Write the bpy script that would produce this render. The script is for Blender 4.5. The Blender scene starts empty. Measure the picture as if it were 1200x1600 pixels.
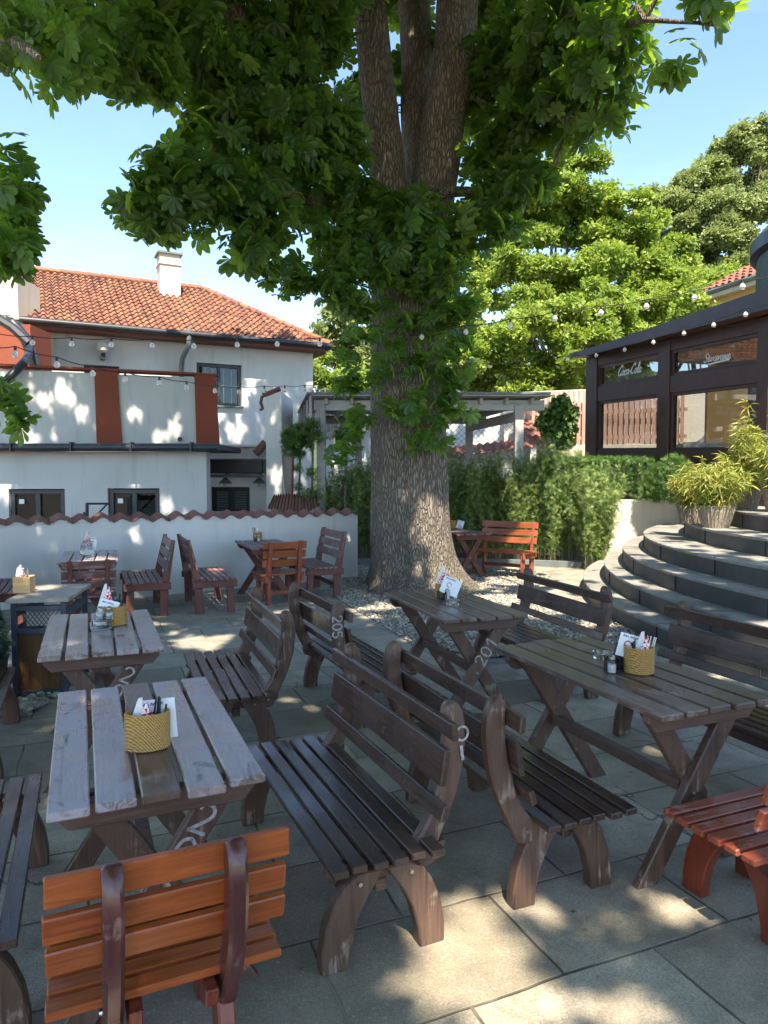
import bpy, bmesh, math, random
import numpy as np
from mathutils import Vector, Matrix, noise
random.seed(7); np.random.seed(7)
R = math.radians
sc = bpy.context.scene
COL = sc.collection
# ------------------------------------------------------------------ camera
F = 1110.0; TH = R(2.94); CH = 1.72          # focal in px of the 1200x1600 photograph, pitch, height
cam = bpy.data.cameras.new('camera'); camo = bpy.data.objects.new('camera', cam); COL.objects.link(camo)
cam.sensor_fit = 'VERTICAL'; cam.sensor_height = 36; cam.lens = F / 1600 * 36
cam.clip_start = 0.05; cam.clip_end = 3000
camo.location = (0, 0, CH); camo.rotation_euler = (R(90) - TH, 0, 0)
sc.camera = camo
# ------------------------------------------------------------------ world and sun
SUN = Vector((0.10, -0.62, 0.90)).normalized()        # direction towards the sun
w = bpy.data.worlds.new('World'); sc.world = w; w.use_nodes = True
nt = w.node_tree; bg = nt.nodes['Background']
sky = nt.nodes.new('ShaderNodeTexSky'); sky.sky_type = 'NISHITA'; sky.sun_disc = False
sky.sun_elevation = math.asin(SUN.z); sky.sun_rotation = math.atan2(SUN.x, SUN.y)
sky.air_density = 1.0; sky.dust_density = .25; sky.ozone_density = 1.8; sky.altitude = 200
# thin high cloud, laid out by direction in the sky
tc = nt.nodes.new('ShaderNodeTexCoord'); mp = nt.nodes.new('ShaderNodeMapping'); mp.inputs['Scale'].default_value = (1.2, 1.2, 4.5)
cn = nt.nodes.new('ShaderNodeTexNoise'); cn.inputs['Scale'].default_value = 2.2; cn.inputs['Detail'].default_value = 7; cn.inputs['Distortion'].default_value = .5
cr = nt.nodes.new('ShaderNodeValToRGB'); cr.color_ramp.elements[0].position = .5; cr.color_ramp.elements[1].position = .8
cr.color_ramp.elements[0].color = (0, 0, 0, 1); cr.color_ramp.elements[1].color = (.12, .12, .12, 1)
mx = nt.nodes.new('ShaderNodeMix'); mx.data_type = 'RGBA'; mx.inputs[7].default_value = (6, 6.4, 7, 1)
L = nt.links.new
L(tc.outputs['Generated'], mp.inputs['Vector']); L(mp.outputs[0], cn.inputs['Vector']); L(cn.outputs['Fac'], cr.inputs['Fac'])
hz = nt.nodes.new('ShaderNodeMix'); hz.data_type = 'RGBA'; hz.blend_type = 'MULTIPLY'; hz.inputs[0].default_value = 1; hz.inputs[7].default_value = (.96, .97, .97, 1)   # summer haze
L(cr.outputs['Color'], mx.inputs[0]); L(sky.outputs[0], hz.inputs[6]); L(hz.outputs[2], mx.inputs[6]); L(mx.outputs[2], bg.inputs['Color'])
bg.inputs['Strength'].default_value = 0.125
sl = bpy.data.lights.new('sun', 'SUN'); sl.energy = 4.6; sl.angle = R(0.53); sl.color = (1, .89, .72)
slo = bpy.data.objects.new('sun', sl); COL.objects.link(slo); slo.rotation_euler = SUN.to_track_quat('Z', 'Y').to_euler()
sc.view_settings.view_transform = 'Standard'; sc.view_settings.look = 'None'
sc.view_settings.exposure = 1.76; sc.view_settings.gamma = 1
try: sc.view_settings.use_curve_mapping = False
except Exception: pass
sc.cycles.max_bounces = 8; sc.cycles.transparent_max_bounces = 12
# ------------------------------------------------------------------ places measured from the photograph
def ray(px, py):
    u = (px - 600) / F; v = -(py - 800) / F; c, s = math.cos(TH), math.sin(TH)
    return (u, c + v * s, -s + v * c)
def at(px, py, h=0.0):
    r = ray(px, py); t = (h - CH) / r[2]; return Vector((r[0] * t, r[1] * t, h))
def atY(px, py, Y):
    r = ray(px, py); t = Y / r[1]; return Vector((r[0] * t, Y, CH + r[2] * t))
def onp(px, py, p0, deg):                       # on the upright plane through p0 with compass direction deg
    dx, dy = math.cos(R(deg)), math.sin(R(deg)); r = ray(px, py)
    t = (p0[0] * dy - p0[1] * dx) / (r[0] * dy - r[1] * dx)
    return Vector((r[0] * t, r[1] * t, CH + r[2] * t))
# ------------------------------------------------------------------ object helpers
def tagp(o, label=None, cat=None, group=None, kind=None):
    if label: o['label'] = label
    if cat: o['category'] = cat
    if group: o['group'] = group
    if kind: o['kind'] = kind
    return o
def thing(name, label, cat, loc=(0, 0, 0), rz=0, group=None):
    o = bpy.data.objects.new(name, None); COL.objects.link(o); o.empty_display_size = .2
    o.location = loc; o.rotation_euler = (0, 0, rz)
    return tagp(o, label, cat, group)
def kids(o): return [c for c in bpy.data.objects if c.parent == o]
def dup(root, loc=None, rz=None, label=None, group=None):
    def cp(o, par):
        c = o.copy(); COL.objects.link(c); c.parent = par
        for k in kids(o): cp(k, c)
        return c
    ch = kids(root)
    r = root.copy(); COL.objects.link(r)
    for k in ch: cp(k, r)
    if loc is not None: r.location = loc
    if rz is not None: r.rotation_euler = (0, 0, rz)
    if label: r['label'] = label
    if group: r['group'] = group
    return r
class MB:
    def __init__(s): s.v = []; s.f = []; s.m = []; s.cur = 0
    def add(s, vs, fs):
        n = len(s.v); s.v += [tuple(p) for p in vs]; s.f += [tuple(i + n for i in f) for f in fs]; s.m += [s.cur] * len(fs); return s
    def box(s, c, d, rot=None):
        x, y, z = d[0] / 2, d[1] / 2, d[2] / 2
        vs = [Vector(p) for p in ((-x, -y, -z), (x, -y, -z), (x, y, -z), (-x, y, -z), (-x, -y, z), (x, -y, z), (x, y, z), (-x, y, z))]
        if rot is not None: vs = [rot @ p for p in vs]
        c = Vector(c)
        return s.add([p + c for p in vs], [(0, 3, 2, 1), (4, 5, 6, 7), (0, 1, 5, 4), (1, 2, 6, 5), (2, 3, 7, 6), (3, 0, 4, 7)])
    def prism(s, poly, a, b, f=None):            # poly in 2D, extruded between a and b; f(x,y,t) -> 3D
        n = len(poly)
        if f is None: f = lambda x, z, t: (x, t, z)
        vs = [f(p[0], p[1], a) for p in poly] + [f(p[0], p[1], b) for p in poly]
        ar = sum(poly[i][0] * poly[(i + 1) % n][1] - poly[(i + 1) % n][0] * poly[i][1] for i in range(n))
        s.add(vs, [tuple(range(n)), tuple(range(2 * n - 1, n - 1, -1))] + [(i, i + n, (i + 1) % n + n, (i + 1) % n) for i in range(n)])
        return s
    def tube(s, path, rad, n=8, cap=True, sy=1):
        P = [Vector(p) for p in path]; k = len(P)
        if not hasattr(rad, '__len__'): rad = [rad] * k
        vs = []; up = None
        for i, p in enumerate(P):
            t = (P[min(i + 1, k - 1)] - P[max(i - 1, 0)]).normalized()
            if up is None: up = t.orthogonal().normalized()
            up = (up - t * up.dot(t)); up = up.normalized() if up.length > 1e-6 else t.orthogonal().normalized()
            b = t.cross(up)
            for j in range(n):
                a = 2 * math.pi * j / n; vs.append(p + (up * math.cos(a) + b * math.sin(a) * sy) * rad[i])
        fs = [(i * n + j, i * n + (j + 1) % n, (i + 1) * n + (j + 1) % n, (i + 1) * n + j) for i in range(k - 1) for j in range(n)]
        if cap: fs += [tuple(range(n - 1, -1, -1)), tuple(range((k - 1) * n, k * n))]
        return s.add(vs, fs)
    def lathe(s, prof, c=(0, 0, 0), n=24, sx=1, sy=1, cap=True):
        c = Vector(c); vs = []; k = len(prof)
        for r, z in prof:
            for j in range(n):
                a = 2 * math.pi * j / n; vs.append(c + Vector((r * math.cos(a) * sx, r * math.sin(a) * sy, z)))
        fs = [(i * n + j, i * n + (j + 1) % n, (i + 1) * n + (j + 1) % n, (i + 1) * n + j) for i in range(k - 1) for j in range(n)]
        if cap: fs += [tuple(range(n - 1, -1, -1)), tuple(range((k - 1) * n, k * n))]
        return s.add(vs, fs)
    def quad(s, a, b, c, d): return s.add([a, b, c, d], [(0, 1, 2, 3)])
    def build(s, name, mat, parent=None, bevel=0, smooth=False, loc=None, rz=0):
        me = bpy.data.meshes.new(name); me.from_pydata(s.v, [], s.f)
        mats = mat if isinstance(mat, (list, tuple)) else [mat]
        for m in mats: me.materials.append(m)
        if len(mats) > 1: me.polygons.foreach_set('material_index', s.m)
        bm = bmesh.new(); bm.from_mesh(me)
        bmesh.ops.recalc_face_normals(bm, faces=bm.faces)
        if bevel: bmesh.ops.bevel(bm, geom=list(bm.edges), offset=bevel, segments=1, profile=.5, affect='EDGES', clamp_overlap=True)
        bm.to_mesh(me); bm.free()
        if smooth:
            me.polygons.foreach_set('use_smooth', [True] * len(me.polygons))
            try: me.set_sharp_from_angle(angle=R(40))
            except Exception: pass
        o = bpy.data.objects.new(name, me); COL.objects.link(o)
        if parent is not None: o.parent = parent
        if loc is not None: o.location = loc
        if rz: o.rotation_euler = (0, 0, rz)
        return o
def struct(o): o['kind'] = 'structure'; return o
# ------------------------------------------------------------------ materials
class NT:
    def __init__(s, name):
        s.m = bpy.data.materials.new(name); s.m.use_nodes = True; s.t = s.m.node_tree; s.p = s.t.nodes['Principled BSDF']; s.out = s.t.nodes['Material Output']
        s.c = None
    def n(s, typ, **kw):
        nd = s.t.nodes.new('ShaderNode' + typ)
        for k, v in kw.items():
            if k.startswith('_'): setattr(nd, k[1:], v)
            else: nd.inputs[k.replace('__', ' ')].default_value = v
        return nd
    def l(s, a, b): s.t.links.new(a, b)
    def coord(s, scale=(1, 1, 1), rot=(0, 0, 0), loc=(0, 0, 0), which='Object'):
        tc = s.n('TexCoord'); mp = s.n('Mapping'); mp.inputs['Scale'].default_value = scale; mp.inputs['Rotation'].default_value = rot; mp.inputs['Location'].default_value = loc
        s.l(tc.outputs[which], mp.inputs['Vector']); return mp.outputs[0]
    def noise(s, vec, scale=5, detail=6, dist=0, rough=.55):
        n = s.n('TexNoise', Scale=scale, Detail=detail, Distortion=dist, Roughness=rough); s.l(vec, n.inputs['Vector']); return n.outputs['Fac']
    def ramp(s, fac, stops):
        r = s.n('ValToRGB'); e = r.color_ramp.elements
        while len(e) < len(stops): e.new(.5)
        for i, (p, c) in enumerate(stops):
            e[i].position = p; e[i].color = (c[0], c[1], c[2], 1) if hasattr(c, '__len__') else (c, c, c, 1)
        s.l(fac, r.inputs['Fac']); return r.outputs['Color']
    def mix(s, fac, a, b, mode='MIX'):
        m = s.n('Mix', _data_type='RGBA', _blend_type=mode)
        for i, x in ((0, fac), (6, a), (7, b)):
            if isinstance(x, (int, float)): m.inputs[i].default_value = x
            elif isinstance(x, tuple): m.inputs[i].default_value = (*x[:3], 1)
            else: s.l(x, m.inputs[i])
        return m.outputs[2]
    def math(s, op, a, b=0.0):
        m = s.n('Math', _operation=op)
        for i, x in enumerate((a, b)):
            if isinstance(x, (int, float)): m.inputs[i].default_value = x
            else: s.l(x, m.inputs[i])
        return m.outputs[0]
    def bump(s, h, strength=.3, dist=.01):
        b = s.n('Bump', Strength=strength, Distance=dist); s.l(h, b.inputs['Height']); s.l(b.outputs[0], s.p.inputs['Normal']); return b
    def set(s, color=None, rough=None, **kw):
        for k, v in (('Base Color', color), ('Roughness', rough)):
            if v is None: continue
            if isinstance(v, (int, float)): s.p.inputs[k].default_value = v
            elif isinstance(v, tuple): s.p.inputs[k].default_value = (*v[:3], 1)
            else: s.l(v, s.p.inputs[k])
        for k, v in kw.items(): s.p.inputs[k.replace('__', ' ')].default_value = v
        return s.m
def simple(name, c1, c2=None, rough=.6, sc_=8, bump=.15, bd=.004, which='Object', **kw):
    t = NT(name); v = t.coord(which=which)
    if c2 is None: c2 = tuple(x * .75 for x in c1)
    f = t.noise(v, sc_, 6); f2 = t.noise(v, sc_ * 9, 3)
    t.set(t.ramp(f, [(.3, c2), (.7, c1)]), t.ramp(f2, [(.3, rough * .85), (.7, min(1, rough * 1.15))]), **kw)
    if bump: t.bump(t.math('ADD', f, t.math('MULTIPLY', f2, .5)), bump, bd)
    return t.m
def wood(name, dark, lite, axis='y', rough=(.3, .55), wear_sheen=None, wear_sheen_col=None, coat=.0, grain=1.0, stain=None):
    """painted or oiled softwood: grain stretched along one axis, worn patches"""
    t = NT(name); s = {'y': (16, 1.0, 16), 'z': (16, 16, 1.0), 'x': (1.0, 16, 16)}[axis]
    v = t.coord(s); o = t.n('ObjectInfo')
    va = t.n('VectorMath', _operation='ADD'); t.l(v, va.inputs[0]); cmb = t.n('CombineXYZ'); t.l(t.math('MULTIPLY', o.outputs['Random'], 37.), cmb.inputs[0]); t.l(cmb.outputs[0], va.inputs[1]); v = va.outputs[0]
    g = t.noise(v, 2.2, 8, 1.2, .65)
    ov = t.coord((1, 1, 1)); vb = t.n('VectorMath', _operation='ADD'); t.l(ov, vb.inputs[0]); t.l(cmb.outputs[0], vb.inputs[1]); ov = vb.outputs[0]
    big = t.noise(ov, 3.0, 5); fine = t.noise(ov, 60, 3)
    col = t.ramp(g, [(.32, dark), (.66, lite)])
    col = t.mix(t.ramp(big, [(.35, 0.), (.75, .45)]), col, tuple(x * 1.5 for x in lite))
    rg = t.ramp(big, [(.35, rough[0]), (.7, rough[1])])
    if wear_sheen is not None:
        wn = t.noise(ov, 5.5, 9, .6, .62); gm = t.math('ADD', t.math('MULTIPLY', g, .45), t.math('MULTIPLY', wn, .75))
        m = t.ramp(gm, [(wear_sheen, 0.), (wear_sheen + .07, 1.)])
        col = t.mix(m, col, wear_sheen_col); rg = t.mix(m, rg, t.ramp(fine, [(.3, .5), (.7, .75)]))
    if stain:
        sn = t.noise(t.coord((1.6, .8, 1), loc=(3, 1, 0)), 6.5, 8, 1.0, .6)
        col = t.mix(t.ramp(sn, [(.60, 0.), (.68, .85)]), col, stain)
    t.set(col, rg, Coat__Weight=coat, Coat__Roughness=.25)
    t.bump(t.math('ADD', t.math('MULTIPLY', g, 1.0), t.math('MULTIPLY', fine, .3)), .35 * grain, .004)
    return t.m
M = {}
M['dk'] = wood('dark_stained_slats', (.028, .016, .012), (.078, .046, .036), 'y', (.16, .38), .73, (.12, .09, .085), coat=.15)
M['dkz'] = wood('dark_stained_legs', (.042, .023, .016), (.115, .066, .047), 'z', (.38, .58), .67, (.26, .19, .145))
M['dkx'] = wood('dark_stained_rails', (.045, .023, .016), (.12, .068, .05), 'x', (.4, .65))
M['top'] = wood('weathered_tabletop', (.050, .030, .022), (.135, .086, .064), 'y', (.25, .45), .64, (.21, .155, .125), coat=.25)
M['worn_sheen'] = wood('sky_sheen_tabletop', (.11, .075, .065), (.30, .22, .20), 'y', (.14, .34), .57, (.34, .295, .32), stain=(.045, .032, .027), coat=.45)  # lilac patches paint the sky's sheen on brown varnish; stains are real scuffs
M['worn_sheen2'] = wood('sky_sheen_tabletop_pink', (.11, .075, .065), (.27, .20, .18), 'y', (.22, .42), .56, (.36, .30, .30), coat=.3)  # pale pink patches are sky sheen put into the colour of brown varnish
M['rb'] = wood('red_brown_slats', (.075, .034, .030), (.17, .088, .080), 'y', (.4, .6), .60, (.26, .15, .14))
M['rbz'] = wood('red_brown_legs', (.065, .020, .014), (.15, .052, .038), 'z', (.4, .6))
M['or'] = wood('orange_varnished_slats', (.13, .022, .007), (.36, .085, .017), 'y', (.25, .42), coat=.3)
M['or2'] = wood('orange_brown_slats', (.13, .030, .012), (.30, .085, .03), 'y', (.3, .5), coat=.1)
M['orz'] = wood('orange_varnished_legs', (.13, .03, .016), (.28, .075, .04), 'z', (.3, .5), coat=.2)
M['rd'] = wood('red_lacquered_slats', (.16, .030, .016), (.32, .075, .035), 'y', (.2, .35), .66, (.36, .2, .17), coat=.4)
M['rdz'] = wood('red_lacquered_legs', (.085, .014, .008), (.19, .036, .016), 'z', (.25, .4), coat=.3)
M['bz'] = wood('dark_red_posts', (.040, .010, .010), (.085, .022, .020), 'z', (.22, .4), .68, (.16, .08, .07), coat=.4)
M['steel'] = simple('bolt_steel', (.55, .54, .52), rough=.35, Metallic=1.0, bump=0)
M['chalk'] = simple('chalk_white_paint', (.52, .50, .48), (.20, .18, .17), rough=.8, sc_=40, bump=0)
M['white'] = simple('white_paint', (.8, .8, .8), rough=.6, bump=0)
M['black'] = simple('black_metal', (.018, .019, .022), rough=.45, bump=0)
M['rope'] = None
M['glass'] = NT('clear_glass').set((.93, .97, .96), .03, Transmission__Weight=1.0, IOR=1.45)
M['bark'] = None
def plaster(name, c, c2, dirt=(.3, .29, .27), amt=.35):
    t = NT(name); v = t.coord()
    big = t.noise(v, .9, 6); f = t.noise(v, 14, 5); st = t.noise(t.coord((3, 3, .35)), 2.0, 6)
    col = t.ramp(big, [(.3, c2), (.7, c)]); col = t.mix(t.ramp(st, [(.55, 0.), (.8, amt)]), col, dirt)
    t.set(col, .9); t.bump(t.math('ADD', f, t.noise(v, 90, 3)), .25, .004); return t.m
M['wall'] = plaster('white_render', (.68, .68, .67), (.58, .58, .57))
M['wall2'] = plaster('grey_white_render', (.56, .57, .56), (.47, .48, .47), (.25, .25, .23), .5)
M['cream'] = plaster('cream_render', (.62, .56, .47), (.50, .45, .37), (.3, .26, .2), .5)
M['terra'] = plaster('terracotta_paint', (.25, .062, .032), (.20, .05, .026), (.2, .06, .04), .3)
M['ochre'] = plaster('ochre_render', (.62, .40, .16), (.52, .33, .13))
M['iron'] = simple('dark_sheet_metal', (.030, .034, .042), (.018, .020, .026), rough=.42, sc_=3)
M['slate'] = simple('grey_sheet_metal', (.16, .18, .18), (.10, .12, .12), rough=.45, sc_=3)
M['anth'] = simple('anthracite_frame', (.035, .038, .042), rough=.4, bump=0)
M['greyw'] = wood('grey_painted_timber', (.24, .24, .23), (.38, .38, .36), 'z', (.6, .8))
M['pav'] = wood('dark_brown_joinery', (.018, .008, .006), (.055, .024, .018), 'z', (.35, .55))
M['fence'] = wood('pinkish_fence_boards', (.30, .15, .11), (.50, .30, .24), 'z', (.7, .85))
M['picket'] = wood('weathered_pickets', (.10, .09, .075), (.20, .18, .15), 'z', (.8, .9))
# window glass: reflecting dark room behind
t = NT('window_glass'); gl = t.n('BsdfGlossy', Roughness=.02); gl.inputs['Color'].default_value = (.9, .95, 1, 1); tr = t.n('BsdfTransparent'); tr.inputs['Color'].default_value = (.86, .89, .88, 1)
fr = t.n('LayerWeight', Blend=.5); ms = t.n('MixShader'); t.l(t.math('ADD', .03, t.math('MULTIPLY', .8, t.math('POWER', fr.outputs['Facing'], 4.0))), ms.inputs[0]); t.l(tr.outputs[0], ms.inputs[1]); t.l(gl.outputs[0], ms.inputs[2]); t.l(ms.outputs[0], t.out.inputs['Surface'])
M['wing'] = t.m
t = NT('pavilion_glass'); gl = t.n('BsdfGlossy', Roughness=.015); tr = t.n('BsdfTransparent'); tr.inputs['Color'].default_value = (.66, .68, .67, 1)
fr = t.n('LayerWeight', Blend=.5); ms = t.n('MixShader'); t.l(t.math('ADD', .10, t.math('MULTIPLY', .8, t.math('POWER', fr.outputs['Facing'], 3.5))), ms.inputs[0]); t.l(tr.outputs[0], ms.inputs[1]); t.l(gl.outputs[0], ms.inputs[2]); t.l(ms.outputs[0], t.out.inputs['Surface'])
M['wing2'] = t.m
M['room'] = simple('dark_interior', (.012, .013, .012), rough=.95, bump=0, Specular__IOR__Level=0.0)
def tile_mat(name, a, b, c, moss=.3):
    t = NT(name); at_ = t.n('Attribute', _attribute_name='rnd'); v = t.coord()
    col = t.ramp(at_.outputs['Fac'], [(.0, c), (.35, a), (.7, b), (1., tuple(x * .8 for x in a))])
    n1 = t.noise(v, 1.1, 6); col = t.mix(t.ramp(n1, [(.5, 0.), (.75, moss)]), col, (.16, .12, .07)); col = t.mix(t.ramp(t.noise(v, 22, 5), [(.35, .35), (.7, 0.)]), col, (.13, .075, .05))
    t.set(col, .85); t.bump(t.noise(v, 40, 4), .4, .006); return t.m
M['tile'] = tile_mat('clay_roof_tile', (.24, .092, .055), (.33, .155, .085), (.15, .058, .046), .7)
M['tileR'] = tile_mat('red_clay_tile', (.21, .075, .052), (.27, .105, .072), (.15, .055, .045), .5)
# stone paving
t = NT('stone_paving'); v = t.coord((1, 1, 1), (0, 0, R(-22.5)), (0.02, -.43, 0))
vs = t.n('VectorMath', _operation='ADD'); nz = t.n('TexNoise', Scale=2.3, Detail=3); t.l(v, nz.inputs['Vector'])
sb = t.n('VectorMath', _operation='SCALE'); sb.inputs['Scale'].default_value = .035; t.l(nz.outputs['Color'], sb.inputs[0]); t.l(v, vs.inputs[0]); t.l(sb.outputs[0], vs.inputs[1])
br = t.n('TexBrick', _offset=.5); br.inputs['Scale'].default_value = 1; br.inputs['Brick Width'].default_value = .76; br.inputs['Row Height'].default_value = .51; br.inputs['Mortar Size'].default_value = .008
br.inputs['Mortar Smooth'].default_value = .6; br.inputs['Color1'].default_value = (0, 0, 0, 1); br.inputs['Color2'].default_value = (1, 1, 1, 1); br.inputs['Bias'].default_value = 0
br.inputs['Mortar'].default_value = (.5, .5, .5, 1)
t.l(vs.outputs[0], br.inputs['Vector'])
wv = t.coord(); big = t.noise(wv, .55, 4); med = t.noise(wv, 4.5, 8, .4, .6); fine = t.noise(wv, 130, 3, 0, .7); spk = t.noise(wv, 55, 2)
slabc = t.ramp(br.outputs['Color'], [(0., (.29, .245, .175)), (.5, (.41, .35, .265)), (1., (.54, .47, .365))])
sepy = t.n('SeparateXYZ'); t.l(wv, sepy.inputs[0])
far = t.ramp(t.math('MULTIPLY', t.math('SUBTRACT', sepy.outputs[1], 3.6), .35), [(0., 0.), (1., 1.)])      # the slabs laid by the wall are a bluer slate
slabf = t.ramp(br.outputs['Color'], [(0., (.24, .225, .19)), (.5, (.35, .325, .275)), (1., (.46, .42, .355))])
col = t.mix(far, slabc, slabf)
col = t.mix(t.ramp(med, [(.3, .75), (.62, 0.)]), col, (.175, .152, .112)); col = t.mix(t.ramp(med, [(.6, 0.), (.8, .5)]), col, (.30, .28, .235))
col = t.mix(t.ramp(fine, [(.35, .55), (.6, 0.)]), col, (.115, .098, .070)); col = t.mix(t.ramp(spk, [(.62, 0.), (.72, .5)]), col, (.45, .42, .35))
col = t.mix(t.ramp(br.outputs['Fac'], [(.3, 0.), (.9, .8)]), col, t.mix(t.ramp(t.noise(wv, 3, 3), [(.45, 0.), (.6, 1.)]), (.035, .03, .02), (.20, .175, .13)))
vo = t.n('TexVoronoi', _feature='DISTANCE_TO_EDGE', Scale=.8); vn = t.n('TexNoise', Scale=6., Detail=5); t.l(wv, vn.inputs['Vector']); va = t.n('VectorMath', _operation='SCALE'); va.inputs['Scale'].default_value = .25; t.l(vn.outputs['Color'], va.inputs[0]); vb = t.n('VectorMath', _operation='ADD'); t.l(wv, vb.inputs[0]); t.l(va.outputs[0], vb.inputs[1]); t.l(vb.outputs[0], vo.inputs['Vector'])
crk = t.math('MULTIPLY', t.ramp(vo.outputs['Distance'], [(.0, 1.), (.006, 0.)]), t.ramp(t.noise(wv, .9, 2), [(.50, 0.), (.56, 1.)]))
col = t.mix(t.math('MULTIPLY', crk, .8), col, (.03, .027, .02))
t.set(col, t.ramp(med, [(.3, .62), (.7, .88)]))
hh = t.math('SUBTRACT', t.math('ADD', t.math('MULTIPLY', med, .5), t.math('ADD', t.math('MULTIPLY', fine, .22), t.math('MULTIPLY', br.outputs['Color'], .25))), t.math('ADD', t.math('MULTIPLY', br.outputs['Fac'], 1.1), t.math('MULTIPLY', crk, .5)))
t.bump(hh, .6, .012); M['paving'] = t.m
M['soil'] = simple('dry_soil', (.16, .12, .08), (.07, .05, .035), rough=.95, sc_=6, bump=.6, bd=.02)
M['grass'] = simple('hill_grass', (.05, .08, .02), (.03, .05, .015), rough=.95, sc_=2, bump=.6, bd=.05)
t = NT('gravel_stone'); at_ = t.n('Attribute', _attribute_name='rnd'); t.set(t.mix(t.ramp(t.noise(t.coord(), 60, 3), [(.3, .0), (.7, .4)]), t.ramp(at_.outputs['Fac'], [(0., (.19, .16, .12)), (.4, (.29, .265, .22)), (.75, (.40, .375, .32)), (1., (.52, .50, .45))]), (.22, .19, .15)), .85); M['pebble'] = t.m
M['gravel'] = simple('gravel_bed', (.26, .23, .18), (.10, .085, .065), rough=.95, sc_=60, bump=.8, bd=.015)
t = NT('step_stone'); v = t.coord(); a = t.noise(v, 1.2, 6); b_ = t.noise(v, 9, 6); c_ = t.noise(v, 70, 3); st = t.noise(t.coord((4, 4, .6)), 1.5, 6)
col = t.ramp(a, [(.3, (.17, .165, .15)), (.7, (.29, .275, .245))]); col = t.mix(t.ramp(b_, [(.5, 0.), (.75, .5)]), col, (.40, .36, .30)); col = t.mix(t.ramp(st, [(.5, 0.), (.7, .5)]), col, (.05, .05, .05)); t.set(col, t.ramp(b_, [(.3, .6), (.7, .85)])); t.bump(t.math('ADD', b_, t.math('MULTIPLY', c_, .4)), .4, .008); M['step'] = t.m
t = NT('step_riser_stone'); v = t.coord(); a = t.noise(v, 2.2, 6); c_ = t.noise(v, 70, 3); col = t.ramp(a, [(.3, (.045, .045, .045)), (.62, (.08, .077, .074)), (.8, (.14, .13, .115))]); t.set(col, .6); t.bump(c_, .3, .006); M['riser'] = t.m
# rough bark
t = NT('tree_bark'); v = t.coord((1, 1, .22)); vo = t.n('TexVoronoi', _feature='DISTANCE_TO_EDGE', Scale=30.); nn = t.n('TexNoise', Scale=5., Detail=6); t.l(v, nn.inputs['Vector']); va = t.n('VectorMath', _operation='SCALE'); va.inputs['Scale'].default_value = .16; t.l(nn.outputs['Color'], va.inputs[0]); vb = t.n('VectorMath', _operation='ADD'); t.l(v, vb.inputs[0]); t.l(va.outputs[0], vb.inputs[1]); t.l(vb.outputs[0], vo.inputs['Vector'])
cr_ = t.ramp(vo.outputs['Distance'], [(.0, 0.), (.2, 1.)]); g = t.noise(v, 16, 8, .6, .7); big = t.noise(t.coord(), 1.3, 4)
col = t.mix(cr_, (.12, .096, .074), t.ramp(g, [(.3, (.15, .12, .092)), (.7, (.31, .265, .215))])); col = t.mix(t.ramp(big, [(.52, 0.), (.7, .35)]), col, (.17, .17, .09)); t.set(col, .95)
t.bump(t.math('ADD', t.math('MULTIPLY', cr_, 1.), t.math('MULTIPLY', g, .9)), .9, .035); M['bark'] = t.m
def leafmat(name, stops, trans, rough=.45, tfac=.35):
    t = NT(name); a = t.n('Attribute', _attribute_name='rnd'); col = t.ramp(a.outputs['Fac'], stops)
    t.set(col, rough); tl = t.n('BsdfTranslucent'); t.l(t.mix(.75, col, trans), tl.inputs['Color'])
    ms = t.n('MixShader'); ms.inputs[0].default_value = tfac; t.l(t.p.outputs[0], ms.inputs[1]); t.l(tl.outputs[0], ms.inputs[2]); t.l(ms.outputs[0], t.out.inputs['Surface']); return t.m
M['lfC'] = leafmat('chestnut_leaf', [(0., (.032, .085, .022)), (.5, (.052, .120, .030)), (.85, (.080, .16, .04)), (1., (.17, .26, .07))], (.40, .60, .04), .36, .52)
M['lfA'] = leafmat('acacia_leaf', [(0., (.10, .17, .025)), (.5, (.19, .28, .04)), (1., (.33, .39, .08))], (.42, .55, .06), .6, .4)
M['lfD'] = leafmat('olive_tree_leaf', [(0., (.12, .17, .055)), (.5, (.21, .26, .09)), (1., (.34, .37, .16))], (.36, .44, .10), .65, .35)
M['lfB'] = leafmat('bamboo_leaf', [(0., (.085, .14, .04)), (.5, (.15, .225, .06)), (1., (.27, .34, .09))], (.18, .30, .03), .5, .3)
M['lfH'] = leafmat('hedge_leaf', [(0., (.04, .085, .022)), (.6, (.075, .15, .03)), (1., (.15, .25, .045))], (.12, .25, .02), .5, .25)
M['lfY'] = leafmat('yellow_green_leaf', [(0., (.16, .20, .04)), (.6, (.27, .31, .06)), (.9, (.40, .36, .07)), (1., (.42, .28, .06))], (.4, .42, .05), .55, .3)
M['lfT'] = leafmat('blue_green_conifer', [(0., (.01, .035, .025)), (1., (.03, .08, .055))], (.03, .08, .04), .6, .15)
# coiled rope
t = NT('jute_rope'); v = t.coord((1, 1, 1)); wv_ = t.n('TexWave', _wave_type='BANDS', _bands_direction='DIAGONAL', Scale=55., Distortion=2., Detail=2); t.l(t.coord((1, 1, .9)), wv_.inputs['Vector']); n = t.noise(v, 90, 3)
t.set(t.ramp(t.math('ADD', t.math('MULTIPLY', wv_.outputs['Fac'], .5), t.math('MULTIPLY', n, .5)), [(.25, (.24, .13, .035)), (.7, (.52, .32, .10))]), .9); t.bump(wv_.outputs['Fac'], .5, .003); M['rope'] = t.m
t = NT('checked_napkin'); v = t.coord((1, 1, 1)); ck = t.n('TexChecker', Scale=62.); t.l(t.coord((1, .7, 1), (0.3, .2, .785)), ck.inputs['Vector']); t.set(t.mix(ck.outputs['Fac'], (.8, .76, .76), (.62, .035, .07)), .8); M['napkin'] = t.m
M['paper'] = simple('white_paper', (.76, .78, .82), (.70, .72, .77), rough=.5, bump=0)
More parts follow.
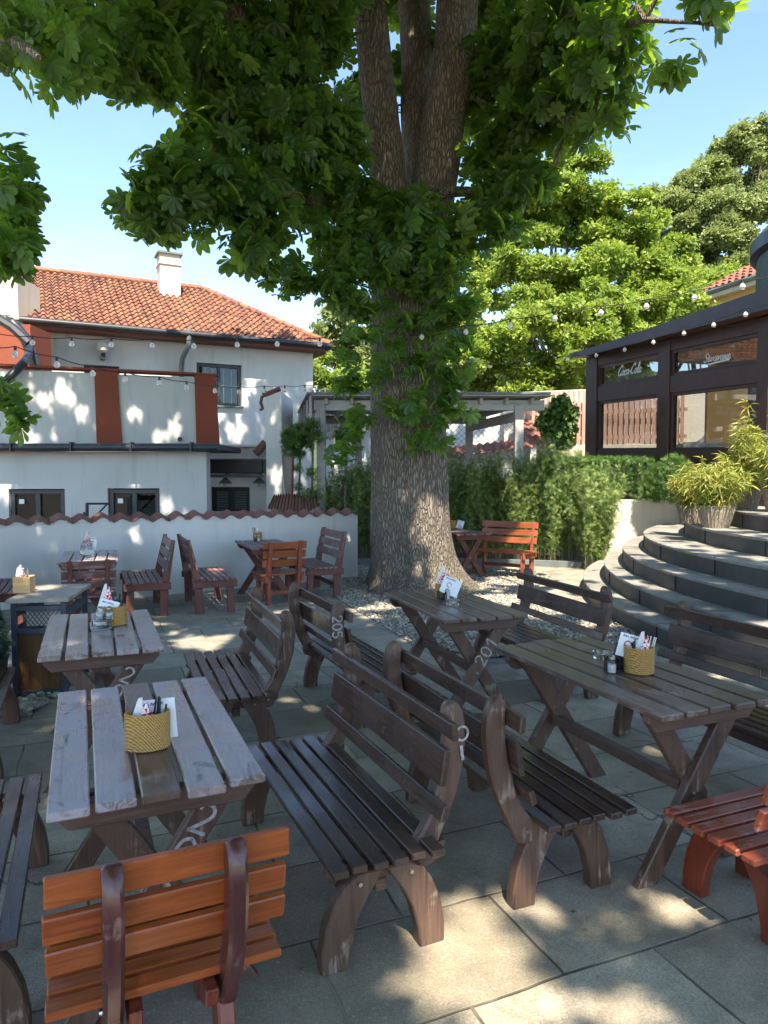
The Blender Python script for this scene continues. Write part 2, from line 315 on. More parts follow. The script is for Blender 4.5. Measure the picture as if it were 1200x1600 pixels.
M['wick'] = simple('grey_wicker', (.32, .27, .20), (.13, .10, .075), rough=.85, sc_=30)
M['drum'] = simple('dark_green_panel', (.022, .055, .035), (.014, .036, .024), rough=.5, sc_=2)
M['bulb'] = NT('bulb_glass').set((.95, .92, .86), .08, Transmission__Weight=.55, IOR=1.3)
SHADE_N = 5200
# ------------------------------------------------------------------ ground
def sheet(name, pts, z, mat):
    m = MB(); m.add([(x, y, z) for x, y in pts], [tuple(range(len(pts)))]); o = m.build(name, mat); return struct(o)
sheet('ground', [(-400, -400), (400, -400), (400, 400), (-400, 400)], -.004, M['soil'])
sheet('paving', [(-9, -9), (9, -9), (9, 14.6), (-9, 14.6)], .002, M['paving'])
GR = [(-1.0, 11.9), (-.62, 9.7), (-.19, 8.53), (.30, 7.10), (.96, 6.58), (1.9, 6.9), (2.8, 7.4), (2.74, 8.6), (2.6, 9.2), (2.1, 10.2), (2.5, 11.2), (2.9, 12.2), (2.6, 12.9), (0.2, 13.4), (-1.0, 13.2)]
sheet('gravel_bed', GR, .008, M['gravel'])
def inpoly(x, y, P):
    c = False
    for i in range(len(P)):
        (x1, y1), (x2, y2) = P[i], P[i - 1]
        if (y1 > y) != (y2 > y) and x < (x2 - x1) * (y - y1) / (y2 - y1) + x1: c = not c
    return c
def set_rnd(o, vals):
    a = o.data.attributes.new('rnd', 'FLOAT', 'FACE'); a.data.foreach_set('value', np.asarray(vals, dtype=np.float32))
def scatter(name, TV, TF, pos, rot, scl, rnd, mat, parent=None, smooth=False):
    """one mesh of many copies of template (TV,TF); rot (n,3,3), scl (n,) or (n,3)"""
    n = len(pos); TV = np.asarray(TV, float); K = len(TV)
    scl = np.asarray(scl, float)
    if scl.ndim == 1: scl = scl[:, None].repeat(3, 1)
    V = np.einsum('nij,nkj->nki', rot, TV[None] * scl[:, None, :]) + np.asarray(pos)[:, None, :]
    TF = [list(f) for f in TF]; nf = len(TF); ls = np.array([len(f) for f in TF]); fl = np.concatenate(TF)
    me = bpy.data.meshes.new(name); me.vertices.add(n * K); me.vertices.foreach_set('co', V.reshape(-1).astype(np.float32))
    loops = (fl[None] + (np.arange(n) * K)[:, None]).reshape(-1).astype(np.int32)
    me.loops.add(len(loops)); me.loops.foreach_set('vertex_index', loops)
    tot = np.tile(ls, n).astype(np.int32); st = np.concatenate([[0], np.cumsum(tot)[:-1]]).astype(np.int32)
    me.polygons.add(n * nf); me.polygons.foreach_set('loop_start', st); me.polygons.foreach_set('loop_total', tot)
    me.materials.append(mat); me.update(calc_edges=True)
    if smooth: me.polygons.foreach_set('use_smooth', np.ones(n * nf, bool))
    o = bpy.data.objects.new(name, me); COL.objects.link(o)
    set_rnd(o, np.repeat(np.asarray(rnd, float), nf))
    if parent is not None: o.parent = parent
    return o
def randrot(n, tilt=3.14):
    az = np.random.rand(n) * 2 * np.pi; ti = np.random.rand(n) ** .6 * tilt; ro = np.random.rand(n) * 2 * np.pi
    def rz(a): c, s = np.cos(a), np.sin(a); z = np.zeros_like(a); o = np.ones_like(a); return np.stack([np.stack([c, -s, z], -1), np.stack([s, c, z], -1), np.stack([z, z, o], -1)], -2)
    def rx(a): c, s = np.cos(a), np.sin(a); z = np.zeros_like(a); o = np.ones_like(a); return np.stack([np.stack([o, z, z], -1), np.stack([z, c, -s], -1), np.stack([z, s, c], -1)], -2)
    return rz(az) @ rx(ti) @ rz(ro)
ico = bmesh.new(); bmesh.ops.create_icosphere(ico, subdivisions=1, radius=1); ico.verts.ensure_lookup_table(); IV = [tuple(v.co) for v in ico.verts]; IF = [tuple(v.index for v in f.verts) for f in ico.faces]; ico.free()
pts = []
while len(pts) < 15000:
    x, y = random.uniform(-1.2, 3), random.uniform(6.4, 13.4)
    if inpoly(x, y, GR) and random.random() < (1.5 - (y - 6.5) / 7): pts.append((x, y, random.uniform(.008, .022)))
n = len(pts)
s_ = np.random.uniform(.010, .022, n)[:, None] * np.stack([np.random.uniform(.8, 1.5, n), np.random.uniform(.7, 1.1, n), np.random.uniform(.45, .8, n)], 1)
tagp(scatter('gravel', IV, IF, pts, randrot(n, .5), s_, np.random.rand(n), M['pebble']), kind='stuff')
pts = [(-2.78 + random.uniform(-.22, .25), 5.15 + random.gauss(0, .11), random.uniform(.01, .05)) for _ in range(160)]
n = 160
tagp(scatter('pebbles', IV, IF, pts, randrot(n, .5), np.random.uniform(.02, .042, n)[:, None] * np.array([[1.2, .9, .65]]), np.random.rand(n), M['pebble']), kind='stuff')
# ------------------------------------------------------------------ beer garden furniture
U = 22.5                       # direction across the tables; their length runs at 112.5 degrees
def arc_poly(outer, inner): return outer + inner[::-1]
LEG_F = arc_poly([(-.105, .335), (-.155, .30), (-.195, .24), (-.225, .16), (-.24, .07), (-.24, 0)], [(-.005, .335), (-.03, .29), (-.07, .235), (-.108, .16), (-.132, .07), (-.138, 0)])
LEG_B = [(-x, z) for x, z in LEG_F][::-1]
POST = [(.11, .335), (.17, .37), (.21, .43), (.243, .52), (.270, .62), (.284, .72), (.282, .80), (.278, .835), (.295, .862), (.325, .866), (.352, .84), (.368, .785), (.370, .71), (.357, .60), (.332, .51), (.298, .43), (.258, .35), (.215, .262), (.165, .262), (.12, .28)]
def scale_poly(P, fx, fz, ox=0): return [(x * fx + ox, z * fz) for x, z in P]
def bench(name, label, cat, L=1.26, kind='dark', base=0.0, wide_mid=True, group=None, loc=(0, 0, 0), rz=0, seed=0, jig=.012, leg_in=.07, post_in=.085):
    rnd = random.Random(seed)
    sm, lm, rm, pm = {'dark': (M['dk'], M['dkz'], M['dkx'], M['dkz']), 'orange': (M['or'], M['rdz'], M['rdz'], M['bz']), 'red': (M['rd'], M['rdz'], M['rdz'], M['bz'])}[kind]
    t = thing(name, label, cat, loc, rz, group)
    m = MB(); ns = 6; wd = .058; step = .450 / (ns) 
    for i in range(ns):
        x = -.225 + step * (i + .5); j = rnd.uniform(-jig, jig)
        m.box((x, j, .358), (wd, L, .026), Matrix.Rotation(rnd.uniform(-.006, .006), 3, 'Z'))
    m.build('seat', sm, t, bevel=.004)
    m = MB()
    sl = [(.220, .495, .060, .30), (.256, .635, .135, .16), (.270, .785, .066, -.10)] if wide_mid else [(.226, .52, .083, .30), (.252, .625, .083, .22), (.270, .735, .083, .04)]
    for x, z, h, a in sl:
        m.box((x + base, rnd.uniform(-jig, jig), z), (.024, L * (1.0 if not wide_mid or h < .1 else .93), h), Matrix.Rotation(a, 3, 'Y'))
    m.build('backrest', sm, t, bevel=.004)
    inset = leg_in if L > .9 else .125; pin = post_in if L > .9 else .125
    for sy in (-1, 1):
        y = sy * (L / 2 - inset - .035); th = .058 if L > .9 else .05 if L > .9 else .05
        MB().prism([(x + base, z) for x, z in LEG_F], y - th / 2, y + th / 2).build('leg', lm, t, bevel=.006, smooth=True)
        MB().prism([(x + base, z) for x, z in LEG_B], y - th / 2 - .001, y + th / 2 - .001).build('leg', lm, t, bevel=.006, smooth=True)
        yi = sy * (L / 2 - pin - .035)
        p = MB().prism([(x + base, z * (1 if wide_mid else .925)) for x, z in POST], yi - th / 2 + sy * .003, yi + th / 2 + sy * .003).build('back_post', pm, t, bevel=.010, smooth=True)
        y2 = y - sy * .052
        MB().prism([(-.205, .344), (-.215, .31), (-.17, .262), (.20, .262), (.26, .29), (.27, .344)], y2 - .018, y2 + .018).build('seat_rail', rm, t, bevel=.004)
        for bx, bz in ((base + .19, .315), (base + .10, .300), (base - .10, .300)):
            yy = (yi if bx > base + .15 else y) + sy * (th / 2 + .004)
            b = MB(); b.tube([(bx, yy - sy * .01, bz), (bx, yy + sy * .006, bz)], [.011, .008], 8); b.build('bolt', M['steel'], p)
    MB().box((0, 0, .235 if L > .9 else .25), (.045, L - 2 * inset - .14, .05)).build('stretcher', rm, t, bevel=.004)
    return t
def bench_straight(name, label, cat, L=1.26, kind='rb', group=None, loc=(0, 0, 0), rz=0, seed=0):
    rnd = random.Random(seed)
    sm, lm = {'rb': (M['rb'], M['rbz']), 'orange': (M['or2'], M['orz'])}[kind]
    t = thing(name, label, cat, loc, rz, group)
    m = MB()
    for i in range(6): m.box((-.225 + .075 * (i + .5), rnd.uniform(-.006, .006), .432), (.062, L, .026))
    m.build('seat', sm, t, bevel=.004)
    m = MB(); 
    for x, z in ((.262, .605), (.295, .735), (.328, .865)): m.box((x, 0, z), (.024, L * .96, .105), Matrix.Rotation(.25, 3, 'Y'))
    m.build('backrest', sm, t, bevel=.004)
    for sy in (-1, 1):
        y = sy * (L / 2 - .10); th = .05
        MB().prism([(-.215, .0), (-.125, .0), (-.115, .418), (-.205, .418)], y - th / 2, y + th / 2).build('leg', lm, t, bevel=.004)
        MB().prism([(.175, .0), (.275, .0), (.285, .40), (.185, .40)], y - th / 2, y + th / 2).build('leg', lm, t, bevel=.004)
        MB().prism([(.195, .40), (.292, .40), (.372, .925), (.325, .93)], y - th / 2, y + th / 2).build('back_post', lm, t, bevel=.004)
        MB().prism([(-.24, .33), (.31, .33), (.31, .417), (-.24, .417)], y + sy * .026, y + sy * .062).build('seat_rail', lm, t, bevel=.004)
    MB().box((.215, 0, .17), (.03, L - .26, .06)).build('stretcher', lm, t, bevel=.004)
    return t
def table(name, label, top='top', leg='dk', L=1.22, Wd=.65, H=.77, group=None, loc=(0, 0, 0), rz=0, seed=0, skew=.0):
    rnd = random.Random(seed); lm = M['dkz'] if leg == 'dk' else M['rbz']; rm = M['dkx'] if leg == 'dk' else M['rbz']
    t = thing(name, label, 'table', loc, rz, group); m = MB(); pw = Wd / 5
    for i in range(5):
        if top == 'worn_sheen' and i == 2: m.cur = 1
        else: m.cur = 0
        m.box((-Wd / 2 + pw * (i + .5), rnd.uniform(-.012, .012), H - .014), (pw - .016, L + rnd.uniform(-.02, .01), .028), Matrix.Rotation(rnd.uniform(-.005, .005), 3, 'Z'))
    m_ = [M[top], M['top']] if top == 'worn_sheen' else [M[top], M[top]]
    o = MB.build(m, 'table_top', m_, t, bevel=.005)
    if top == 'worn_sheen':
        for f_ in o.data.polygons: f_.material_index = 1 if abs(f_.center.x) < pw / 2 else 0
    hb = H - .029
    ang = math.atan2(hb - .0, .50)
    for sy in (-1, 1):
        y = sy * (L / 2 - .16)
        MB().prism([(-.30, hb), (-.30, hb - .035), (-.26, hb - .08), (.26, hb - .08), (.30, hb - .035), (.30, hb)], y - .022 + sy * .045, y + .022 + sy * .045).build('batten', rm, t, bevel=.004)
        for k, sx in enumerate((-1, 1)):
            yy = y + (sy * .001 if k == 0 else sy * .001); off = (.0215 if k else -.0215) * sy
            top_x, bot_x, w2 = .22 * sx, -.27 * sx, .054
            MB().prism([(bot_x - w2, 0), (bot_x + w2, 0), (top_x + w2, hb - .001), (top_x - w2, hb - .001)], yy + off - .0212, yy + off + .0212).build('leg', lm, t, bevel=.005)
        b = MB(); yb = y + sy * .045; b.tube([(-.02, yb - .01 * sy, .36), (-.02, yb + .008 * sy, .36)], [.013, .010], 8); b.build('bolt', M['steel'], t)
    MB().box((-.02, 0, .37), (.055, L - .37, .05)).build('stretcher', rm, t, bevel=.004)
    return t
# painted figures: a brush stroke as a flat ribbon
GL = {'2': [[(0, .8), (.12, .97), (.38, 1), (.55, .82), (.48, .55), (.05, .02), (.05, 0), (.6, .03)]], '0': [[(.3, 1), (.08, .85), (0, .5), (.08, .15), (.3, 0), (.52, .15), (.6, .5), (.52, .85), (.3, 1)]],
      '1': [[(.05, .68), (.36, 1), (.36, 0)]], '5': [[(.55, 1), (.12, .97), (.06, .6), (.35, .62), (.55, .45), (.55, .18), (.3, 0), (.02, .1)]]}
def ribbon(m, pts, w, f):
    P = [Vector((p[0], p[1])) for p in pts]; k = len(P); vs = []
    for i in range(k):
        d = (P[min(i + 1, k - 1)] - P[max(i - 1, 0)]).normalized(); nn = Vector((-d.y, d.x)) * w / 2
        e = -d * w * .3 if i == 0 else (d * w * .3 if i == k - 1 else d * 0)
        vs += [f(*(P[i] + nn + e)), f(*(P[i] - nn + e))]
    m.add(vs, [(2 * i, 2 * i + 1, 2 * i + 3, 2 * i + 2) for i in range(k - 1)])
def smooth_pts(p, n=5):
    if len(p) < 3: return p
    o = []
    for i in range(len(p) - 1):
        p0, p1, p2, p3 = p[max(i - 1, 0)], p[i], p[i + 1], p[min(i + 2, len(p) - 1)]
        for j in range(n):
            t = j / n; o.append(tuple(.5 * ((2 * p1[a]) + (-p0[a] + p2[a]) * t + (2 * p0[a] - 5 * p1[a] + 4 * p2[a] - p3[a]) * t * t + (-p0[a] + 3 * p1[a] - 3 * p2[a] + p3[a]) * t ** 3) for a in (0, 1)))
    return o + [p[-1]]
def figures(txt, parent, o, dx, dy, h, mat=None, gap=.85, w=.13, name='painted_number'):
    """txt written from o, reading along dx, upright along dy (unit vectors in the parent's space)"""
    m = MB(); o = Vector(o); dx = Vector(dx).normalized(); dy = Vector(dy).normalized(); x = 0
    for ch in txt:
        for st in GL[ch]: ribbon(m, smooth_pts(st), w, lambda a, b, x=x: o + dx * ((a + x) * h) + dy * (b * h))
        x += gap
    ob = m.build(name, mat or M['chalk'], parent); return ob
# --- the four front tables
def leg_number(t, txt, L, h=.085, frac0=.93, flip=False):
    """number painted down the upper right arm of the near X"""
    y = -(L / 2 - .16) - .0445
    hb = .741; a = Vector((-.27, 0, 0)); b = Vector((.22, 0, hb)); d = (b - a).normalized(); n = Vector((d.z, 0, -d.x))
    if flip:
        for k, ch in enumerate(txt): figures(ch, t, Vector((0, y, 0)) + a.lerp(b, frac0) - d * (h * 1.25 * k + h) - n * h * .3, n, d, h)
    else: figures(txt, t, Vector((0, y, 0)) + a.lerp(b, frac0 - .38) + n * .032, d, -n, h)
T205 = table('picnic_table', 'varnished table with painted sky sheen, dark scuffs and a rope basket, nearest at bottom left', 'worn_sheen', loc=(-.90, 2.64, 0), rz=R(U + .5), seed=1, group='cross legged beer garden tables')
leg_number(T205, '205', 1.22, .092, .88, flip=True)
T202 = table('picnic_table', 'varnished table numbered 202 with an ashtray and menu card, beside the dark cabinet', 'worn_sheen2', leg='dk', loc=(-1.745, 4.34, 0), rz=R(U), seed=2, group='cross legged beer garden tables')
leg_number(T202, '202', 1.22, .085, .86, flip=True)
T201 = table('picnic_table', 'dark table with 201 painted on its crossed leg, in front of the trunk', 'top', loc=(.495, 5.31, 0), rz=R(19.5), seed=3, group='cross legged beer garden tables')
leg_number(T201, '201', 1.22, .085, .94)
TR = table('picnic_table', 'dark brown table at right carrying a round rope basket and a glass ashtray', 'top', L=1.28, loc=(1.15, 3.47, 0), rz=R(U), seed=4, group='cross legged beer garden tables')
T3 = table('picnic_table', 'small table by the white wall with an orange brown chair in front, at far left', 'worn_sheen2', leg='rb', L=1.2, loc=(-3.50, 8.42, 0), rz=R(20), seed=5, group='cross legged beer garden tables')
T4 = table('picnic_table', 'red brown table against the white wall with a small basket, left of the trunk', 'rb', leg='rb', L=1.2, loc=(-1.66, 9.92, 0), rz=R(U), seed=6, group='cross legged beer garden tables')
T5 = table('picnic_table', 'red brown table half hidden behind the big trunk at its right side', 'rb', leg='rb', L=1.2, loc=(1.26, 12.15, 0), rz=R(U), seed=7, group='cross legged beer garden tables')
# --- benches with curved legs
G = 'dark benches with curved legs'
BM = bench('garden_bench', 'dark bench in the front centre with a white ring painted on its back post', 'bench', loc=(-.235, 3.0, 0), rz=R(24.5), seed=11, base=-.01, leg_in=.02, post_in=.09, group=G)
m = MB(); ribbon(m, smooth_pts([(.026 * math.cos(a / 8 * 2 * math.pi), .026 * math.sin(a / 8 * 2 * math.pi)) for a in range(9)]), .009, lambda a, b: Vector((.335 + a, -.5455, .745 + b))); ribbon(m, [(-.004, -.05), (.004, -.10)], .012, lambda a, b: Vector((.335 + a, -.5455, .745 + b))); m.build('painted_number', M['chalk'], BM)
B2 = bench('garden_bench', 'dark bench back to back with the front centre one, facing the right hand table', 'bench', loc=(.59, 3.32, 0), rz=R(U + 180), seed=12, base=.06, leg_in=.10, post_in=.10, group=G)
BL2 = bench('garden_bench', 'dark grey bench facing the 202 table, back turned to a bench marked 205', 'bench', loc=(-1.10, 4.84, 0), rz=R(21), seed=13, group=G)
B5 = bench('garden_bench', 'dark bench with 205 painted on its back post, facing the 201 table', 'bench', loc=(-.22, 5.32, 0), rz=R(U + 181), seed=14, group=G)
figures('205', B5, (.37, .5495, .785), (0, 0, -1), (-1, 0, 0), .065, gap=.8, w=.16)
B6 = bench('garden_bench', 'dark bench behind the 201 table with its back to the gravel and steps', 'bench', L=1.4, loc=(1.23, 5.92, 0), rz=R(19), seed=15, group=G)
B7 = bench('garden_bench', 'dark bench at the right edge between the table with the round basket and the steps', 'bench', L=1.4, loc=(1.98, 4.16, 0), rz=R(U), seed=16, group=G)
B8 = bench('garden_bench', 'dark bench at the bottom left edge whose shiny front slats face the varnished table', 'bench', loc=(-1.51, 2.50, 0), rz=R(U + 180), seed=17, group=G)
B9 = bench('garden_bench', 'dark bench at the left edge below the small conifer, mostly out of view', 'bench', loc=(-2.56, 4.30, 0), rz=R(U + 180), seed=18, group=G)
# --- short seats with orange or red slats
G2 = 'single seats with orange or red slats'
C1 = bench('garden_chair', 'orange slatted chair with dark red posts seen from behind at bottom left', 'chair', L=.62, kind='orange', wide_mid=False, loc=(-.665, 2.06, 0), rz=R(U - 90 + 2), seed=21, group=G2, jig=.004); C1.scale = (1, 1, .95)
C2 = bench('garden_chair', 'glossy red slatted chair cut off at the right edge, with curved legs', 'chair', L=.62, kind='red', wide_mid=False, loc=(1.50, 2.74, 0), rz=R(U - 90), seed=22, group=G2, jig=.004)
C3 = bench_straight('garden_chair', 'red brown chair in front of the far left table by the wall', 'chair', L=.58, kind='rb', loc=(-3.36, 8.02, 0), rz=R(-66), seed=23, group=G2)
C3.scale = (1, 1, .86)
C4 = bench_straight('garden_chair', 'orange brown chair seen from behind at the table left of the trunk', 'chair', L=.62, kind='orange', loc=(-1.46, 9.66, 0), rz=R(-62), seed=24, group=G2)
C4.scale = (1, 1, .92)
# --- straight legged benches by the wall
G3 = 'red brown benches with straight legs'
W1 = bench_straight('garden_bench', 'red brown bench by the white wall facing left, back to back with its twin', 'bench', L=1.2, loc=(-3.10, 9.02, 0), rz=R(U), seed=31, group=G3)
W2 = bench_straight('garden_bench', 'red brown bench by the white wall facing right, back against its twin', 'bench', L=1.2, loc=(-2.28, 9.30, 0), rz=R(U + 180), seed=32, group=G3)
W3 = bench_straight('garden_bench', 'red brown bench with three wide back boards at the right end of the white wall', 'bench', L=1.15, loc=(-1.06, 10.35, 0), rz=R(U), seed=33, group=G3)
W4 = bench_straight('garden_bench', 'bright orange bench standing in the gravel in front of the bamboo', 'bench', L=1.08, kind='orange', loc=(2.02, 12.1, 0), rz=R(57), seed=34, group=G3)
W5 = bench_straight('garden_bench', 'grey brown bench behind the lattice cabinet at the far left edge', 'bench', L=1.2, kind='rb', loc=(-4.42, 8.25, 0), rz=R(U + 180), seed=35, group=G3)
# ------------------------------------------------------------------ things on the tables
def rope_basket(label, p, r, h, rz, loc_rz=0, sy=1.0, group='rope baskets'):
    t = thing('rope_basket', label, 'basket', p, rz, group); m = MB(); n = int(h / .0085); prof = []
    for i in range(n):
        z = .002 + i * h / n
        prof += [(r - .001, z), (r + .003, z + h / n * .5), (r - .001, z + h / n * .98)]
    prof += [(r - .006, h)]; prof += [(r - .008, h - .004), (r - .009, .012), (.001, .010)]
    m.lathe([(.001, .001)] + prof, n=36, sy=sy, cap=False); m.build('woven_wall', M['rope'], t, smooth=True); return t
def napkin(label, p, rz, h=.12, tilt=.2, group='checked napkins'):
    m = MB(); rt = Matrix.Rotation(tilt, 3, 'X') @ Matrix.Rotation(.1, 3, 'Y')
    m.cur = 0; m.prism([(-.045, 0), (.045, 0), (.005, h)], -.001, .006, lambda x, z, t: rt @ Vector((x, t, z)))
    m.cur = 1; m.prism([(-.06, 0), (.01, 0), (-.012, h * 1.08), (-.025, h * 1.05)], .008, .013, lambda x, z, t: rt @ Vector((x, t, z)))
    o = m.build('napkin', [M['napkin'], M['white']], None, loc=p, rz=rz); return tagp(o, label, 'napkin', group)
def stick(name, label, cat, p, q, r, mat, group):
    m = MB(); m.tube([Vector((0, 0, 0)), Vector(q) - Vector(p)], [r, r * .9], 6); o = m.build(name, mat, None, loc=p); return tagp(o, label, cat, group)
def card(label, p, rz, w=.10, h=.15, tilt=-.35, roll=.3, dark=False, group=None):
    t = thing('menu_card', label, 'menu card', p, rz, group)
    rt = Matrix.Rotation(tilt, 3, 'X') @ Matrix.Rotation(roll, 3, 'Y')
    m = MB(); m.prism([(-w / 2, 0), (w / 2, 0), (w / 2, h), (-w / 2, h)], 0, .0015, lambda x, z, t_: rt @ Vector((x, t_, z))); m.build('sheet', M['black'] if dark else M['paper'], t)
    if not dark:
        m = MB(); x = -w * .38
        for k in range(9):
            if k in (3,): x += .006; continue
            hh = .012 if k % 3 else .016
            ribbon(m, smooth_pts([(x, h * .86), (x + .004, h * .86 + hh * .7), (x + .007, h * .86)]), .0025, lambda a, b: rt @ Vector((a, -.001, b))); x += .0085
        m.build('printed_line', simple('card_ink', (.03, .05, .14), bump=0) if 'card_ink' not in bpy.data.materials else bpy.data.materials['card_ink'], t)
        m = MB(); c = (-.015, h * .55); ribbon(m, [(c[0] + .016 * math.cos(a), c[1] + .018 * math.sin(a)) for a in np.linspace(0, 5.4, 12)], .006, lambda a, b: rt @ Vector((a, -.001, b)))
        m.build('printed_picture', simple('card_red', (.55, .10, .08), bump=0) if 'card_red' not in bpy.data.materials else bpy.data.materials['card_red'], t)
    return t
def ashtray(label, p, r=.05, h=.032, group='glass ashtrays'):
    m = MB(); m.lathe([(.001, 0), (r * .92, 0), (r, h), (r - .006, h), (r - .010, .010), (.001, .009)], n=28, cap=False); o = m.build('ashtray', M['glass'], None, smooth=True, loc=p); return tagp(o, label, 'ashtray', group)
def shaker(label, p, h=.075, r=.02, top=None, group='salt and pepper shakers', fill=None):
    t = thing('shaker', label, 'shaker', p, 0, group); m = MB(); m.lathe([(.001, 0), (r, 0), (r, h * .7), (r * .7, h * .8), (r * .7, h * .82)], n=16, cap=False); m.build('glass_body', M['glass'], t, smooth=True)
    m = MB(); m.lathe([(r * .86, .004), (r * .86, h * .5)], n=14); m.build('contents', fill or M['white'], t)
    m = MB(); m.lathe([(r * .8, h * .80), (r * .8, h * .93), (r * .5, h), (.001, h * 1.02)], n=16, cap=False); m.build('cap', M['steel'], t, smooth=True); return t
def caddy(label, p, rz, w=.12, d=.07, h=.06):
    t = thing('caddy', label, 'table caddy', p, rz, 'table caddies'); m = MB(); m.box((0, 0, .004), (w, d, .008)); m.build('base', M['black'], t)
    m = MB(); m.prism([(-d / 2, .008), (d / 2, .008), (d / 2, h), (0, h * 1.3), (-d / 2, h)], -w / 2, -w / 2 + .005, lambda x, z, t_: (t_, x, z)); m.build('side_panel', M['black'], t)
    m = MB(); m.prism([(-d / 2, .008), (d / 2, .008), (d / 2, h), (0, h * 1.3), (-d / 2, h)], -.01, -.005, lambda x, z, t_: (t_, x, z)); m.build('divider', M['black'], t); return t
def cutlery(label, p, n, group, mat, lean=.04, h=.13, rad=.003, spread=.03, name='cutlery', cat='cutlery'):
    for k in range(n):
        a = Vector((p[0] + (k - n / 2) * spread / n, p[1] + random.uniform(-.01, .01), p[2])); b = a + Vector((random.uniform(-.3, 1) * lean, random.uniform(-.3, .3) * lean, h * random.uniform(.9, 1.08)))
        stick(name, label, cat, a, b, rad, mat, group)
TZ = .772
p = at(231, 1168, TZ); rope_basket('oval rope basket on the varnished table in the foreground', p, .074, .128, R(15), sy=.7, group='rope baskets')
napkin('checked napkin in the oval rope basket of the foreground table', p + Vector((-.015, -.01, .035)), R(10), .135, .1)
card('menu card with a dark border in the oval rope basket', p + Vector((.03, .03, .02)), R(8), .13, .14, -.05, -.08, group='menu cards')
cutlery('black handled cutlery in the oval rope basket', p + Vector((.035, .0, .015)), 4, 'cutlery in the oval basket', M['black'], .035, .15, .0045, .05)
cutlery('grey cutlery at the left side of the oval rope basket', p + Vector((-.055, .01, .015)), 2, 'grey cutlery in the oval basket', M['slate'], -.06, .14, .006, .02)
p = at(998, 1050, TZ); rope_basket('round rope basket on the right hand table', p, .068, .125, 0)
napkin('checked napkin standing in the round rope basket', p + Vector((.012, -.02, .04)), R(-15), .15, .05)
card('white menu card with a red drawing in the round rope basket', p + Vector((-.045, .03, .06)), R(-12), .12, .115, -.1, .25, group='menu cards')
cutlery('black handled cutlery in the round rope basket', p + Vector((-.02, -.02, .02)), 4, 'cutlery in the round basket', M['black'], -.03, .135, .004, .03)
cutlery('white drinking straw in the round rope basket', p + Vector((.04, 0, .02)), 4, 'straws in the round basket', M['white'], .05, .145, .003, .02, 'drinking_straw', 'straw')
q = p + Vector((-.10, .03, 0)); caddy('black caddy left of the round rope basket', q, R(U), .09, .07); shaker('glass salt shaker left of the black caddy by the round basket', q + Vector((-.035, -.045, 0)), .085)
card('dark menu card leaning in the black caddy', q + Vector((.005, .01, .01)), R(5), .075, .12, -.1, .35, True, 'menu cards'); 
ashtray('glass ashtray on the right hand table', at(942, 1028, TZ), .052)
p = at(693, 938, TZ); caddy('dark caddy on the 201 table', p + Vector((.02, .02, 0)), R(U - 10), .12, .08); card('tilted white menu card on the 201 table', p + Vector((.03, .0, .045)), R(-5), .14, .13, -.15, .38, group='menu cards')
napkin('red checked napkin on the 201 table', p + Vector((-.0, .05, .115)), 0, .13, .05); rope_basket('small rope basket behind the menu card on the 201 table', p + Vector((.0, .12, 0)), .055, .11, 0)
ashtray('glass ashtray on the 201 table', at(707, 944, TZ), .05); shaker('glass shaker in front of the menu card on the 201 table', at(699, 938, TZ), .09); shaker('white shaker by the ashtray on the 201 table', at(711, 935, TZ), .095)
cutlery('cutlery sticking out of the 201 table basket', p + Vector((.03, .12, .03)), 3, 'cutlery on the 201 table', M['steel'], .06, .14, .003, .03)
p = at(158, 982, TZ); card('white menu card leaning behind the ashtray on the 202 table', p + Vector((-.02, .06, .0)), R(8), .12, .17, -.25, .28, group='menu cards'); napkin('checked napkin behind the menu card on the 202 table', p + Vector((-.01, .12, .10)), R(12), .15, .1)
ashtray('round glass ashtray at the front of the 202 table', p, .068, .04); ashtray('smaller glass ashtray stacked on the one of the 202 table', p + Vector((0, .03, .042)), .055, .035)
shaker('glass shaker standing in the ashtrays of the 202 table', p + Vector((-.02, .04, .05)), .08, .022); shaker('second glass shaker in the ashtrays of the 202 table', p + Vector((.035, .045, .05)), .08, .022)
rope_basket('rope basket behind the menu card on the 202 table', p + Vector((.04, .13, 0)), .07, .12, 0); cutlery('cutlery in the rope basket of the 202 table', p + Vector((.06, .13, .03)), 3, 'cutlery on the 202 table', M['black'], .06, .16, .005, .03)
p = at(136, 866, TZ); m = MB(); m.lathe([(.001, 0), (.075, 0), (.085, .03), (.07, .13), (.045, .17)], n=24, cap=False); tagp(m.build('glass_jar', M['glass'], None, smooth=True, loc=p), 'round glass jar on the far left table', 'glass jar')
napkin('napkins fanned out in the jar of the far left table', p + Vector((0, .02, .10)), .3, .17, .1); card('small card in the jar of the far left table', p + Vector((.06, .03, .06)), .2, .07, .14, 0, .1, group='menu cards')
p = at(402, 845, TZ); rope_basket('small woven basket on the table left of the trunk', p + Vector((0, .03, 0)), .065, .12, 0); shaker('small glass shaker on the table left of the trunk', p + Vector((.03, -.06, 0)), .09, .022); shaker('glass pepper shaker on the table left of the trunk', p + Vector((-.02, -.06, 0)), .09, .022, fill=M['black'])
cutlery('cutlery in the small woven basket', p + Vector((-.02, .03, .03)), 4, 'cutlery in the woven basket', M['slate'], -.04, .16, .005, .07); napkin('napkin in the small woven basket left of the trunk', p + Vector((0, .03, .05)), 0, .13, .1)
p = at(717, 826, TZ); card('white menu card on the table behind the trunk', p, R(-10), .12, .15, -.1, .3, group='menu cards'); rope_basket('brown basket beside the menu card behind the trunk', p + Vector((-.10, .05, 0)), .06, .14, 0); shaker('small shaker on the table behind the trunk', p + Vector((.02, -.07, 0)), .07, .022)
